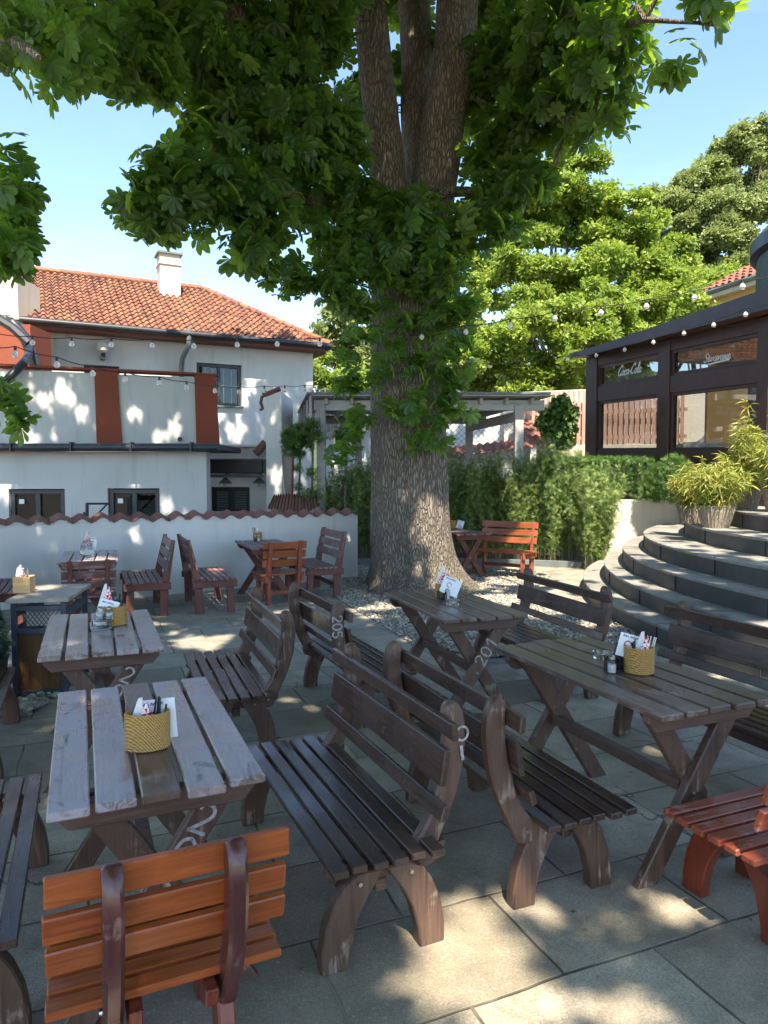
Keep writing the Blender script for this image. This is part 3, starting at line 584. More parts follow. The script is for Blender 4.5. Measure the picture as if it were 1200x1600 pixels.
# ------------------------------------------------------------------ cabinet, conifer pot at the left
cab = thing('cabinet', 'dark blue cabinet with a lattice panel and brown board front, at the left edge', 'cabinet', (-2.66, 5.42, 0), R(10))
Wc, Dc, Hc = .40, .72, .76
m = MB(); m.box((0, Dc / 2, Hc), (Wc + .05, Dc + .05, .03)); m.build('top', simple('pale_cabinet_top', (.36, .32, .27), (.22, .19, .16), rough=.5), cab, bevel=.004)
blue = simple('blue_black_frame', (.045, .055, .085), (.03, .036, .055), rough=.5)
m = MB()
for x in (-Wc / 2 + .02, Wc / 2 - .02):
    for y in (.02, Dc - .02): m.box((x, y, Hc / 2 - .008), (.04, .04, Hc - .016))
for z in (.04, .52, .70): m.box((0, .021, z), (Wc - .08, .036, .04))
m.build('frame', blue, cab, bevel=.003)
m = MB(); 
for x in (-Wc / 2 + .012, Wc / 2 - .012): m.box((x, Dc / 2, .30), (.012, Dc - .08, .5)); m.box((x, Dc / 2, .65), (.012, Dc - .08, .06))
m.build('side_panel', blue, cab)
MB().box((0, .032, .28), (Wc - .08, .014, .44)).build('front_panel', wood('amber_board', (.035, .014, .005), (.13, .060, .015), 'z', (.4, .6)), cab)
m = MB(); wl, z0, z1 = Wc / 2 - .04, .54, .68
for k in range(-12, 13):
    for sg in (-1, 1):
        a = []; 
        for s in (0, 1): a.append((k * .032 + sg * (s - .5) * (z1 - z0) * .7, z0 + s * (z1 - z0)))
        if abs(a[0][0]) < wl and abs(a[1][0]) < wl: m.tube([(a[0][0], .02 + sg * .002, a[0][1]), (a[1][0], .02 + sg * .002, a[1][1])], .003, 4)
m.build('lattice', M['black'], cab)
MB().box((.02, .10, .61), (Wc - .14, .05, .12)).build('stored_plates', simple('plates', (.62, .6, .55), bump=0), cab)
p = at(38, 925, .775); bx = thing('wooden_box', 'square wooden box of napkins on the dark blue cabinet', 'box', p, R(8)); m = MB()
for x, y, sx_, sy_ in ((0, -.06, .13, .008), (0, .06, .13, .008), (-.061, 0, .008, .112), (.061, 0, .008, .112)): m.box((x, y, .065), (sx_, sy_, .13))
m.box((0, 0, .004), (.128, .118, .008)); m.build('crate', wood('pine_box', (.34, .20, .08), (.55, .36, .16), 'x', (.5, .7)), bx, bevel=.002)
napkin('crumpled checked napkins in the wooden box on the cabinet', p + Vector((-.025, .0, .05)), .4, .16, .1); napkin('second bunch of checked napkins in the wooden box on the cabinet', p + Vector((-.04, .03, .04)), 1.2, .15, -.1)
cutlery('cutlery in the wooden box on the cabinet', p + Vector((.02, 0, .02)), 5, 'cutlery in the wooden box', M['steel'], .02, .17, .005, .06)
# ------------------------------------------------------------------ curved steps
SC = Vector((11.2, 8.4)); RR = [(8.5, .205), (8.2, .41), (7.93, .62), (7.63, .83), (7.05, 1.03), (6.55, 1.24)]
st = thing('stone_steps', 'sweeping flight of curved dark stone steps up to the pavilion', 'steps', (0, 0, 0))
def ring(r0, r1, z0, z1, a0, a1, n=90):
    m = MB()
    vs = []
    for i in range(n + 1):
        a = a0 + (a1 - a0) * i / n; c, s = math.cos(a), math.sin(a)
        vs += [(SC.x + r1 * c, SC.y + r1 * s, z1), (SC.x + r0 * c, SC.y + r0 * s, z1), (SC.x + r0 * c, SC.y + r0 * s, z0), (SC.x + r1 * c, SC.y + r1 * s, z0)]
    return m, vs, n
for k, (r, z) in enumerate(RR):
    zin = RR[k - 1][1] if k else 0; rin = RR[k + 1][0] - .06 if k < 5 else 3.0
    s_end = 4.72; a0 = math.pi - math.asin(min(.999, s_end / r)); a1 = math.pi + 1.05
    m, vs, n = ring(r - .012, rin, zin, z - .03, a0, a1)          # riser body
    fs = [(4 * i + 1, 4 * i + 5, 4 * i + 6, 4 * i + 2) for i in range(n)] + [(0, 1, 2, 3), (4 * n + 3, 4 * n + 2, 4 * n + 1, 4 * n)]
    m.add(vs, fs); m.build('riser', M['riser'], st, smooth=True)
    m = MB(); n = 90; vs = []
    for i in range(n + 1):
        a = a0 + (a1 - a0) * i / n; c, s = math.cos(a), math.sin(a)
        vs += [(SC.x + q * c, SC.y + q * s, zz) for q, zz in ((rin, z), (r - .004, z), (r, z - .004), (r, z - .03), (rin, z - .03))]
    m.add(vs, [(5 * i + j, 5 * i + 5 + j, 5 * i + 6 + j, 5 * i + 1 + j) for i in range(n) for j in range(4)] + [(0, 1, 2, 3, 4), tuple(5 * n + j for j in (4, 3, 2, 1, 0))])
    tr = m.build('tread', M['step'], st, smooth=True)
    m = MB()                                           # joints between the slabs
    for a in np.arange(a0 + .05 + k * .03, a1, .17 + .012 * k):
        c, s = math.cos(a), math.sin(a)
        m.box((SC.x + (r - .14) * c, SC.y + (r - .14) * s, z - .0045), (.285, .007, .012), Matrix.Rotation(a, 3, 'Z'))
        m.box((SC.x + (r - .006) * c, SC.y + (r - .006) * s, z - .11), (.016, .005, .17), Matrix.Rotation(a, 3, 'Z'))
    m.build('slab_joint', simple('step_joint', (.03, .03, .028), bump=0) if 'step_joint' not in bpy.data.materials else bpy.data.materials['step_joint'], tr)
# raised terrace behind the steps
m = MB(); m.prism([(4.2, 13.28), (30, 13.28), (30, 19.2), (3.0, 19.2)], -.2, 1.236, lambda x, y, t: (x, y, t)); struct(m.build('terrace', M['paving']))
# cream end wall of the steps, sloping down to the left
m = MB(); P = [(3.72, 0), (5.6, 0), (5.6, 1.27), (4.28, 1.27), (4.05, .95), (3.86, .45)]
m.prism(P, 13.12, 13.28, lambda x, z, t: (x, t, z)); tagp(m.build('end_wall', M['cream'], bevel=.008), 'cream rendered wall closing the left end of the curved steps', 'wall')
m = MB(); pts = [(-1.4, 13.55), (.3, 13.75), (1.8, 13.62), (2.9, 13.42), (3.7, 13.16)]
for a, b in zip(pts, pts[1:]):
    d = Vector((b[0] - a[0], b[1] - a[1], 0)); m.box(((a[0] + b[0]) / 2, (a[1] + b[1]) / 2, .06), (d.length, .09, .12), Matrix.Rotation(math.atan2(d.y, d.x), 3, 'Z'))
tagp(m.build('kerb', M['slate'], bevel=.006), 'low grey kerb in front of the bamboo bed', 'kerb')
# ------------------------------------------------------------------ tiled roofs
def tile_roof(name, o, eu, ev, W, Ln, mat, parent=None, p=.19, row=.32, A=.032, lift=.035, poly=None, sag=0):
    """barrel tiles: eu along the eave, ev up the slope (unit vectors), width W, slope length Ln; poly clips in (u,v)"""
    o, eu, ev = Vector(o), Vector(eu).normalized(), Vector(ev).normalized(); nn = eu.cross(ev).normalized()
    if nn.z < 0: nn = -nn
    nc = int(W / p); nr = int(math.ceil(Ln / row)); S = 8; prof = []
    for i in range(S + 1):
        x = i / S
        prof.append((x, A * (1.2 * math.sin(math.pi * min(x / .62, 1)) ** .8 if x < .62 else -.55 * math.sin(math.pi * (x - .62) / .38))))
    vs, fs, rn = [], [], []
    for r in range(nr):
        for c in range(nc):
            uc, vc = (c + .5) * p, (r + .5) * row
            if poly and not inpoly(uc, vc, poly): continue
            rv = random.random(); j = random.uniform(-.012, .012); jl = random.uniform(-.004, .008); b = len(vs)
            v0, v1 = r * row - .03 + j, min((r + 1) * row, Ln)
            for x, h in prof:
                u = (c + x) * p
                vs.append(o + eu * u + ev * v0 + nn * (h + lift + jl)); vs.append(o + eu * u + ev * v1 + nn * (h + .004)); vs.append(o + eu * u + ev * v0 + nn * (h + lift + jl - .022))
            for i in range(S):
                a = b + 3 * i; fs.append((a, a + 3, a + 4, a + 1)); fs.append((a, a + 2, a + 5, a + 3)); rn += [rv, rv * .6]
    m = MB(); m.add(vs, fs); me = bpy.data.meshes.new(name); me.from_pydata([tuple(v) for v in vs], [], fs); me.materials.append(mat)
    ob = bpy.data.objects.new(name, me); COL.objects.link(ob); ob.parent = parent; set_rnd(ob, rn); return ob
def ridge(name, a, b, mat, parent, r=.10, seg=.38):
    a, b = Vector(a), Vector(b); n = max(2, int((b - a).length / seg)); m = MB()
    for i in range(n):
        p0, p1 = a.lerp(b, i / n), a.lerp(b, (i + 1.12) / n); m.tube([p0, p1], [r * 1.08, r * .92], 10)
    ob = m.build(name, mat, parent, smooth=True); set_rnd(ob, [random.random() for _ in ob.data.polygons]); return ob
def wall_holes(m, s0, s1, z0, z1, holes, y0, y1):
    xs = sorted({s0, s1, *[h[0] for h in holes], *[h[1] for h in holes]}); zs = sorted({z0, z1, *[h[2] for h in holes], *[h[3] for h in holes]})
    for i in range(len(xs) - 1):
        for j in range(len(zs) - 1):
            cx, cz = (xs[i] + xs[i + 1]) / 2, (zs[j] + zs[j + 1]) / 2
            if any(h[0] < cx < h[1] and h[2] < cz < h[3] for h in holes): continue
            m.box((cx, (y0 + y1) / 2, cz), (xs[i + 1] - xs[i], y1 - y0, zs[j + 1] - zs[j]))
def window(parent, x0, x1, z0, z1, y, mull=(.5,), fw=.07, glaz=None, sill=True, curtain=None, depth=.4):
    m = MB(); w_ = x1 - x0; h_ = z1 - z0
    m.box((x0 + fw / 2, y, (z0 + z1) / 2), (fw, .07, h_)); m.box((x1 - fw / 2, y, (z0 + z1) / 2), (fw, .07, h_)); m.box(((x0 + x1) / 2, y, z1 - fw / 2), (w_ - 2 * fw, .07, fw)); m.box(((x0 + x1) / 2, y, z0 + fw / 2), (w_ - 2 * fw, .07, fw))
    for q in mull: m.box((x0 + w_ * q, y, (z0 + z1) / 2), (fw * 1.2, .066, h_ - 2 * fw))
    f = m.build('window', M['anth'], parent, bevel=.004)
    MB().box(((x0 + x1) / 2, y + .012, (z0 + z1) / 2), (w_ - fw * 1.5, .006, h_ - fw * 1.5)).build('pane', M['wing'], f)
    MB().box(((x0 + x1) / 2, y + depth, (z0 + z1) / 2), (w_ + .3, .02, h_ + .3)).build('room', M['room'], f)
    if glaz:
        m = MB()
        for q in glaz[0]: m.box((x0 + w_ * q, y + .03, (z0 + z1) / 2), (.014, .012, h_ - 2 * fw))
        for q in glaz[1]: m.box(((x0 + x1) / 2, y + .03, z0 + h_ * q), (w_ - 2 * fw, .0125, .014))
        m.build('glazing_bar', simple('pale_bar', (.4, .4, .38), bump=0) if 'pale_bar' not in bpy.data.materials else bpy.data.materials['pale_bar'], f)
    if sill: MB().box(((x0 + x1) / 2, y - .11, z0 - .03), (w_ + .1, .2, .035)).build('sill', M['slate'], f, bevel=.003)
    return f
# ------------------------------------------------------------------ the white house behind
HD = 26.0; H0 = Vector((-2.14, 21.0, 0)); hu = Vector((math.cos(R(HD)), math.sin(R(HD)), 0)); hb_ = Vector((-hu.y, hu.x, 0))
def hl(px, py): p = onp(px, py, H0, HD); return ((p - H0).dot(hu), p.z)
house = thing('house', 'long white house with an orange tiled roof and a cream chimney', 'house', H0, R(HD))
wx = [hl(307, 566), hl(378, 636)]; wx2 = [hl(131, 569), hl(187, 600)]
m = MB(); wall_holes(m, -13, 0, -1, 5.34, [(wx[0][0], wx[1][0], wx[1][1], wx[0][1]), (wx2[0][0], wx2[1][0], wx2[1][1] - 1.5, wx2[0][1])], 0, .3)
m.box((-.15, 3.6, 2.17), (.3, 6.6, 6.34)); m.build('wall', M['wall'], house)
window(house, wx[0][0] + .02, wx[1][0] - .02, wx[1][1] + .02, wx[0][1] - .02, .10, glaz=((.2, .38, .62, .8), (.5,)))
window(house, wx2[0][0], wx2[1][0], wx2[1][1] - 1.5, wx2[0][1], .16, mull=(), sill=False)
MB().box((-.02, .09, 2.2), (.16, .2, 6.3)).build('corner_pipe', M['wall'], house)
ez = 5.46; rise, run = 2.32, 3.9
m = MB(); m.box((-6.4, -.28, ez - .12), (13.3, .5, .10)); m.box((.15, 3.4, ez - .12), (.55, 7.0, .099)); m.build('soffit', simple('dark_red_soffit', (.15, .045, .03), rough=.7), house)
m = MB(); m.tube([(-13, -.56, ez - .02), (.42, -.56, ez - .02)], .085, 10); m.tube([(.42, -.5, ez - .02), (.42, 6.5, ez - .02)], .084, 10); m.build('gutter', M['iron'], house, smooth=True)
dp = hl(289, 520); m = MB(); m.tube([(dp[0], -.56, ez + .12), (dp[0], -.56, ez - .30), (dp[0] - .13, -.30, ez - .62), (dp[0] - .13, -.12, ez - .85), (dp[0] - .13, -.10, 1)], .07, 10); m.build('downpipe', M['slate'], house, smooth=True)
sl_ = math.sqrt((rise) ** 2 + (run + .5) ** 2); evh = Vector((0, run + .5, rise)).normalized()
xr = hl(370, 452)[0]; RX = -1.45 * 1.0; Wf = 13.4
tile_roof('roof', (-13.0, -.50, ez), (1, 0, 0), evh, Wf, sl_, M['tile'], house, poly=[(0, -1), (Wf + .1, -1), (Wf + .05, 0), (Wf - 2.75, sl_), (Wf - 2.75, sl_ + 1), (0, sl_ + 1)], lift=.045, A=.045)
he = Vector((-2.75, 0, rise)).normalized()
tile_roof('roof', (.40, -.5, ez), (0, 1, 0), he, 8.8, math.hypot(2.75, rise), M['tile'], house, poly=[(0, -1), (8.8, -1), (8.8, 0), (4.4, math.hypot(2.75, rise)), (0, 0)], lift=.045, A=.045)
MB().add([(-13, -.45, ez - .06), (.38, -.45, ez - .06), (-2.35, 3.9, ez + rise - .06), (-13, 3.9, ez + rise - .06), (.38, 8.2, ez - .06), (-13, 8.2, ez - .06)], [(0, 1, 2, 3), (1, 4, 2), (3, 2, 4, 5)]).build('roof_deck', M['iron'], house)
ridge('ridge_tiles', (-13, 3.9, ez + rise + .03), (-2.35, 3.9, ez + rise + .03), M['tile'], house); ridge('hip_tiles', (.42, -.52, ez + .04), (-2.35, 3.9, ez + rise + .05), M['tile'], house, .09)
# chimney: stands a little in front of the ridge
cx = onp(266, 470, H0 + hb_ * 2.7, HD); c0 = (cx - H0).dot(hu); zt = onp(266, 398, H0 + hb_ * 2.7, HD).z
ch = MB().box((c0, 2.9, (ez + 1 + zt) / 2), (.60, .60, zt - ez - 1)).build('chimney', M['cream'], house, bevel=.01)
MB().box((c0, 2.9, zt - .30), (.68, .68, .05)).build('string_course', M['cream'], ch); MB().box((c0, 2.9, zt + .02), (.74, .74, .06)).build('cap', M['slate'], ch)
g = hl(160, 545); m = MB(); m.lathe([(.001, -.15), (.13, -.08), (.16, .04), (.10, .15), (.001, .17)], n=20, cap=False)
lamp = thing('wall_lamp', 'white globe lamp high on the white house wall', 'lamp', H0 + hu * g[0] - hb_ * .2 + Vector((0, 0, g[1])), R(HD)); m.build('globe', simple('opal_globe', (.6, .58, .55), rough=.3, bump=0), lamp, smooth=True); MB().box((0, .08, -.22), (.10, .2, .16)).build('bracket', M['black'], lamp)
# neighbour at the left edge: pale gable, red wall, flashing
nb = thing('neighbour_house', 'neighbouring house at the left edge with red wall and pale chimney block', 'house', (0, 0, 0))
a0 = atY(-60, 600, 15.8); b0 = atY(46, 600, 15.8)
MB().box(((a0.x + b0.x) / 2 - .1, 16.6, 3.0), (b0.x - a0.x, 1.0, 4.2)).build('wall', M['terra'], nb)
p0 = atY(-50, 430, 17.0); p1 = atY(27, 498, 17.0); MB().box(((p0.x + p1.x) / 2, 17.6, (p0.z + p1.z) / 2), (p1.x - p0.x, 1.1, p0.z - p1.z)).build('chimney', M['cream'], nb)
m = MB(); m.box(((p0.x + p1.x) / 2, 17.35, p1.z - .12), (p1.x - p0.x + .1, 1.9, .12)); m.build('flashing', M['slate'], nb)
m = MB(); q0, q1, q2 = atY(-20, 625, 13.0), atY(36, 568, 13.4), atY(47, 540, 15.6); m.tube([q0, q1, atY(44, 556, 14.2), q2], .075, 10)
m.tube([atY(20, 505, 15.5), atY(40, 530, 15.4), atY(52, 560, 15.4), atY(62, 590, 15.4)], .12, 10); m.tube([atY(-20, 488, 15.3), atY(20, 512, 15.3), atY(46, 536, 15.3)], .10, 8)
m.build('downpipe', M['iron'], nb, smooth=True)
# ------------------------------------------------------------------ annex with terrace parapet
an = thing('annex', 'low grey white annex with two small dark windows and a dark roof edge', 'building', (0, 0, 0)); AY = 13.5
ax = lambda px, py: atY(px, py, AY); r0 = ax(322, 700).x; ztop = ax(200, 706).z
hA = [(ax(13, 764).x, ax(101, 764).x, ax(50, 822).z, ax(50, 764).z), (ax(168, 763).x, ax(249, 763).x, ax(200, 816).z, ax(200, 763).z)]
m = MB(); wall_holes(m, -9, r0, -1.2, ztop, hA, AY, AY + .3); m.build('wall', M['wall2'], an)
for h in hA:
    f = window(an, h[0] + .02, h[1] - .02, h[2] + .02, h[3] - .02, AY + .08, fw=.075, sill=False)
    MB().box((h[0] + .22, AY + .055, h[3] - .24), (.10, .004, .09)).build('sticker', M['paper'], f)
xe = ax(350, 700).x
m = MB(); m.box(((xe - 9) / 2 - .05, AY + .75, ztop + .085), (xe + 9, 2.2, .11)); m.build('roof_slab', M['iron'], an, bevel=.006)
m = MB(); m.tube([(-9, AY - .38, ztop + .07), (xe - .02, AY - .38, ztop + .07)], .075, 10, sy=1.0)
for k in range(9): m.box((xe - .5 - k * 1.1, AY - .40, ztop + .08), (.03, .18, .17))
m.build('gutter', M['iron'], an, smooth=True)
# parapet wall on the annex
PD = 19.0; PP = Vector((ax(0, 600).x, 13.3, 0)); pu = Vector((math.cos(R(PD)), math.sin(R(PD)), 0))
pl = lambda px, py: ((onp(px, py, PP, PD) - PP).dot(pu), onp(px, py, PP, PD).z)
pr = thing('parapet', 'roof terrace parapet above the annex with two terracotta bands', 'wall', PP, R(PD)); zt = 3.70; zb = ztop + .142
MB().box(((-2 + pl(337, 600)[0]) / 2, .15, (zt + zb) / 2), (pl(337, 600)[0] + 2, .24, zt - zb)).build('wall', M['wall2'], pr)
for a, b in ((151, 186), (307, 339)):
    s0, s1 = pl(a, 640)[0], pl(b, 640)[0]; MB().prism([(s0 - .01, zb), (s1 + .05, zb), (s1 - .02, zt + .05), (s0 - .03, zt + .05)], -.02, .27).build('pillar', M['terra'], pr, bevel=.004)
s1 = pl(339, 600)[0]; MB().box(((s1 - 2) / 2, .14, zt + .075), (s1 + 2.04, .34, .045)).build('coping', M['terra'], pr, bevel=.004)
b_ = MB(); q = pl(281, 686); b_.tube([(q[0], -.02, q[1]), (q[0], .03, q[1])], .045, 10); b_.build('drain_hole', M['black'], pr)
# ------------------------------------------------------------------ courtyard behind the annex
cy = thing('outbuilding', 'white outbuilding with black shutters and a black roof edge behind the garden wall', 'building', (0, 0, 0)); CY = 16.3
cxm = lambda px, py: atY(px, py, CY)
hs = (cxm(330, 760).x, cxm(390, 760).x, -.5, cxm(350, 761).z)
m = MB(); wall_holes(m, cxm(300, 700).x, cxm(416, 700).x, -1, cxm(350, 699).z, [hs], CY, CY + .25); m.build('wall', M['wall'], cy)
MB().box(((cxm(300, 0).x + cxm(416, 0).x) / 2, CY + .05, cxm(350, 697).z), (1.75, .5, .05)).build('ledge', M['wall'], cy)
f = MB().box(((hs[0] + hs[1]) / 2, CY + .08, (hs[2] + hs[3]) / 2), (hs[1] - hs[0], .04, hs[3] - hs[2])).build('shutter', M['black'], cy)
for q in (.28, .75):
  m = MB()
  for k in range(26):
    z = hs[3] - .12 - k * .055; m.box((hs[0] + (hs[1] - hs[0]) * q, CY + .055, z), (.26, .02, .03), Matrix.Rotation(.5, 3, 'X'))
  m.build('louvre', M['slate'], f)
aw = thing('awning_cassette', 'long black awning cassette above the black shutters', 'awning', (0, 0, 0)); p0, p1 = atY(320, 717, 15.6), atY(413, 740, 15.6)
MB().box(((p0.x + p1.x) / 2, 15.7, (p0.z + p1.z) / 2), (p1.x - p0.x, .55, p0.z - p1.z)).build('cassette', M['black'], aw, bevel=.02)
p2 = atY(320, 745, 15.5); m = MB(); m.tube([(p0.x, 15.5, p2.z + .02), (p1.x, 15.45, p2.z + .02)], .035, 8); m.build('front_bar', M['slate'], aw, smooth=True)
for px, lab in ((352, 'black enamel wall lamp left of the two over the shutters'), (405, 'black enamel wall lamp right of the two, beside the white pier')):
    p = atY(px, 752, 15.9); l_ = thing('wall_lamp', lab, 'lamp', p, 0, 'enamel wall lamps'); m = MB(); m.lathe([(.03, .10), (.05, .06), (.14, -.02), (.15, -.05), (.13, -.045), (.03, .05)], n=18, cap=False); m.build('lamp_shade', M['slate'], l_, smooth=True)
    m = MB(); m.tube([(0, 0, .09), (0, .05, .17), (0, .38, .17)], .015, 6); m.build('arm', M['black'], l_); m = MB(); m.lathe([(.001, -.12), (.05, -.09), (.05, -.03)], n=12, cap=False); m.build('bulb', M['bulb'], l_, smooth=True)
fb = thing('board_fence', 'short run of grey boards above the garden wall, below the black shutters', 'fence', (0, 0, 0)); m = MB()
for k in range(9): p = atY(328 + k * 13.2, 799, 12.8); m.box((p.x, 12.8, p.z - .4), (.145, .03, .8))
m.build('board', M['picket'], fb)
# metal bracket in front of the annex window
mb = thing('metal_bracket', 'black iron bracket standing beside the annex window', 'bracket', (0, 0, 0)); m = MB(); q = lambda x, y: atY(x, y, 12.4)
m.tube([q(136, 815), q(136, 786)], .03, 8); m.tube([q(135, 787), q(170, 787)], .02, 6); m.tube([q(168, 787), q(144, 812)], .016, 6); m.tube([q(131, 800), q(134, 812), q(136, 813)], .02, 6); m.build('frame', M['black'], mb, smooth=True)
# ------------------------------------------------------------------ garden wall with tile coping
G0 = Vector((-.44, 11.90, 0)); GD = 33.0; gu = Vector((math.cos(R(GD)), math.sin(R(GD)), 0)); gw = thing('garden_wall', 'low white rendered garden wall with wavy red tile coping', 'wall', G0, R(GD))
zl, zr = 1.10, 1.055; Lw = 7.6
m = MB(); m.prism([(-Lw, -.1), (0, -.1), (0, zr), (-Lw, zl + .02)], 0, .26); m.build('wall', M['wall'], gw, bevel=.006)
m = MB(); m.prism([(-Lw, 0), (.0, 0), (.0, .03), (-Lw, .035)], -.004, -.0005, lambda x, z, t: (x, t, z)); 
vs, fs, rn = [], [], []; mw = MB(); pz = .262; nT = int(Lw / pz)
for k in range(nT):
    x0 = -pz * (k + 1); zz = zr + (zl - zr) * (k / nT); rv = random.random(); b = len(vs); Sg = 10; jt = random.uniform(-.012, .012); jy = random.uniform(-.012, .01); px_ = []
    for i in range(Sg + 1):
        q = i / Sg; h = .030 * (math.cos((q - .5) * 2 * math.pi)) + .025 + jt; x = x0 + q * pz; px_.append((x, zz + h - .012))
        vs += [(x, -.035 + jy, zz + h), (x, -.035 + jy, zz + h + .014), (x, .15, zz + h + .075), (x, .15, zz + h + .05)]
    for i in range(Sg):
        a = b + 4 * i; fs += [(a, a + 1, a + 5, a + 4), (a + 1, a + 2, a + 6, a + 5), (a + 3, a, a + 4, a + 7)]; rn += [rv] * 3
    mw.add([(x, -.002, z) for x, z in px_] + [(x, -.002, zz - .03) for x, z in px_], [(i, i + 1, Sg + 2 + i, Sg + 1 + i) for i in range(Sg)])
mw.build('mortar', M['wall'], gw)
me = bpy.data.meshes.new('coping'); me.from_pydata(vs, [], fs); me.materials.append(M['tileR']); ob = bpy.data.objects.new('coping', me); COL.objects.link(ob); ob.parent = gw; set_rnd(ob, rn)
# pier wall right of the outbuilding
pi_ = thing('wall_pier', 'tall narrow white wall end with a tile lying on its sloping top', 'wall', (0, 0, 0)); q = lambda x, y: atY(x, y, 14.6)
a, b, c = q(415, 620), q(440, 611), q(440, 800); m = MB(); m.prism([(a.x, 0), (b.x, 0), (b.x, b.z), (a.x, a.z)], 14.6, 16.4); m.build('wall', M['wall'], pi_, bevel=.01)
m = MB(); m.tube([(a.x - .06, 14.62, a.z + .03), (b.x - .03, 14.62, b.z + .05)], .05, 8); m.tube([(a.x - .07, 14.6, a.z + .02), (a.x - .1, 14.6, a.z - .12), (a.x - .06, 14.6, a.z - .24), (a.x - .12, 14.6, a.z - .27)], .035, 6); m.build('coping', M['tileR'], pi_, smooth=True); 
# small lean-to tiles at the left of the pier
lt = thing('tiled_ledge', 'little sloping red tile strip left of the white pier', 'roof'); m = MB(); a, b = atY(398, 708, 16.0), atY(414, 690, 16.0); m.tube([a, b], .07, 8); m.tube([a + Vector((.08, -.2, -.05)), b + Vector((.06, -.2, -.05))], .06, 8); m.build('tiles', M['tileR'], lt, smooth=True)
# curved low wall with tile roof behind the garden wall
rw = thing('curved_wall', 'low curved white wall with a fan of red roof tiles, behind the garden wall', 'wall', (0, 0, 0))
cpt = [atY(x, y, Y) for x, y, Y in ((418, 793, 13.6), (430, 797, 13.15), (447, 800, 12.9), (465, 800, 12.85), (482, 796, 13.0), (497, 790, 13.3))]
bk = [atY(x, y, Y) for x, y, Y in ((428, 786, 14.3), (438, 785, 14.2), (452, 784, 14.0), (466, 785, 13.9), (480, 787, 13.9), (493, 788, 13.9))]
vs, fs, rn = [], [], []
def lerpl(P, t): t *= len(P) - 1; i = min(int(t), len(P) - 2); return P[i].lerp(P[i + 1], t - i)
nq = 16 * 6
for i in range(nq + 1):
    t_ = i / nq; h = .018 * math.sin(i / 6 * 2 * math.pi); a, b = lerpl(cpt, t_), lerpl(bk, t_); vs += [a + Vector((0, 0, h - .03)), a + Vector((0, 0, h)), b + Vector((0, 0, h + .16))]
for i in range(nq): a = 3 * i; fs += [(a, a + 1, a + 4, a + 3), (a + 1, a + 2, a + 5, a + 4)]; rn += [(i // 6 * .37) % 1] * 2
me = bpy.data.meshes.new('coping'); me.from_pydata([tuple(v) for v in vs], [], fs); me.materials.append(M['tileR']); ob = bpy.data.objects.new('coping', me); COL.objects.link(ob); ob.parent = rw; set_rnd(ob, rn)
m = MB(); k = len(cpt); ii = [p.lerp(b, .15) for p, b in zip(cpt, bk)]; m.add([(p.x, p.y, 0) for p in ii] + [(p.x, p.y, p.z - .03) for p in ii] + [(p.x, p.y + .3, p.z - .03) for p in ii] + [(p.x, p.y + .3, 0) for p in ii], [(i + j * k, i + 1 + j * k, i + 1 + (j + 1) * k, i + (j + 1) * k) for i in range(k - 1) for j in range(3)]); m.build('wall', M['wall'], rw)
# ------------------------------------------------------------------ grey timber pergola
pg = thing('pergola', 'grey painted timber shelter with a flat roof behind the big tree', 'pergola', (0, 0, 0)); zT = 3.22
q = lambda x, Y: atY(x, 640, Y).x
xl, xr_ = q(491, 14), q(850, 14); bkv = Vector((-.62, 3.6, 0))
def beam(name, a, b, w_, h, mat=M['greyw']):
    a, b = Vector(a), Vector(b); d = b - a; yaw = math.atan2(d.y, d.x); m = MB(); m.box((0, 0, 0), (d.length, w_, h), Matrix.Rotation(yaw, 3, 'Z'))
    m.v = [tuple(Vector(v) + (a + b) / 2) for v in m.v]; return m.build(name, mat, pg, bevel=.005)
gx = wood('grey_beam', (.24, .25, .25), (.40, .41, .41), 'x', (.6, .8))
beam('beam', (xl, 14, zT - .13), (xr_, 14, zT - .13), .08, .2, gx); beam('beam', (xl - .62, 17.6, zT - .13), (xr_ - .62, 17.6, zT - .13), .08, .2, gx)
for x0 in (xl + .1, q(812, 14)): beam('beam', (x0, 14.05, zT - .33), (x0 - .62, 17.55, zT - .33), .08, .19)
for px, Y in ((502, 14.0), (810, 14.0), (733, 17.6), (560, 17.6)): p = atY(px, 700, Y); MB().box((p.x, Y + .005, 1.55), (.17, .17, 3.1)).build('post', M['greyw'], pg, bevel=.008)
for k in range(9):
    x = xl + .25 + k * (xr_ - xl - .5) / 8; beam('rafter', (x, 13.85, zT - .06 + .001 * k), (x - .62, 17.75, zT - .06 + .001 * k), .06, .12)
m = MB()
for k in range(24):
    y = 13.7 + k * .17; sh = -.62 * (y - 14) / 3.6; m.box(((xl + xr_) / 2 + sh, y, zT + .03), (xr_ - xl + .15, .145, .022))
m.build('roof_boards', gx, pg)
m = MB(); m.prism([(xl - .1, 13.6), (xr_ + .05, 13.6), (xr_ - .63, 17.8), (xl - .8, 17.8)], zT + .05, zT + .085, lambda x, y, t: (x, y, t)); m.build('roof_sheet', M['slate'], pg)
# side upstand at the left with four panes
for k in range(5): p = Vector((xl - .05, 13.8, 0)).lerp(Vector((xl - .72, 17.6, 0)), k / 4); MB().box((p.x, p.y, zT - .2), (.05, .07, .5)).build('stud', M['greyw'], pg)
# picket fence beyond
pf = thing('picket_fence', 'weathered wooden picket fence behind the grey pergola', 'fence', (0, 0, 0)); m = MB(); xa, xb = atY(488, 610, 20.5).x, atY(600, 610, 20.5).x; zp = atY(540, 609, 20.5).z
n = int((xb - xa) / .15)
for k in range(n): m.box((xa + k * .15, 20.5, zp - .6 + random.uniform(-.01, .01)), (.11, .025, 1.2))
m.build('pickets', M['picket'], pf); MB().box(((xa + xb) / 2, 20.55, zp - .6), (xb - xa, .05, .08)).build('rail', M['picket'], pf)
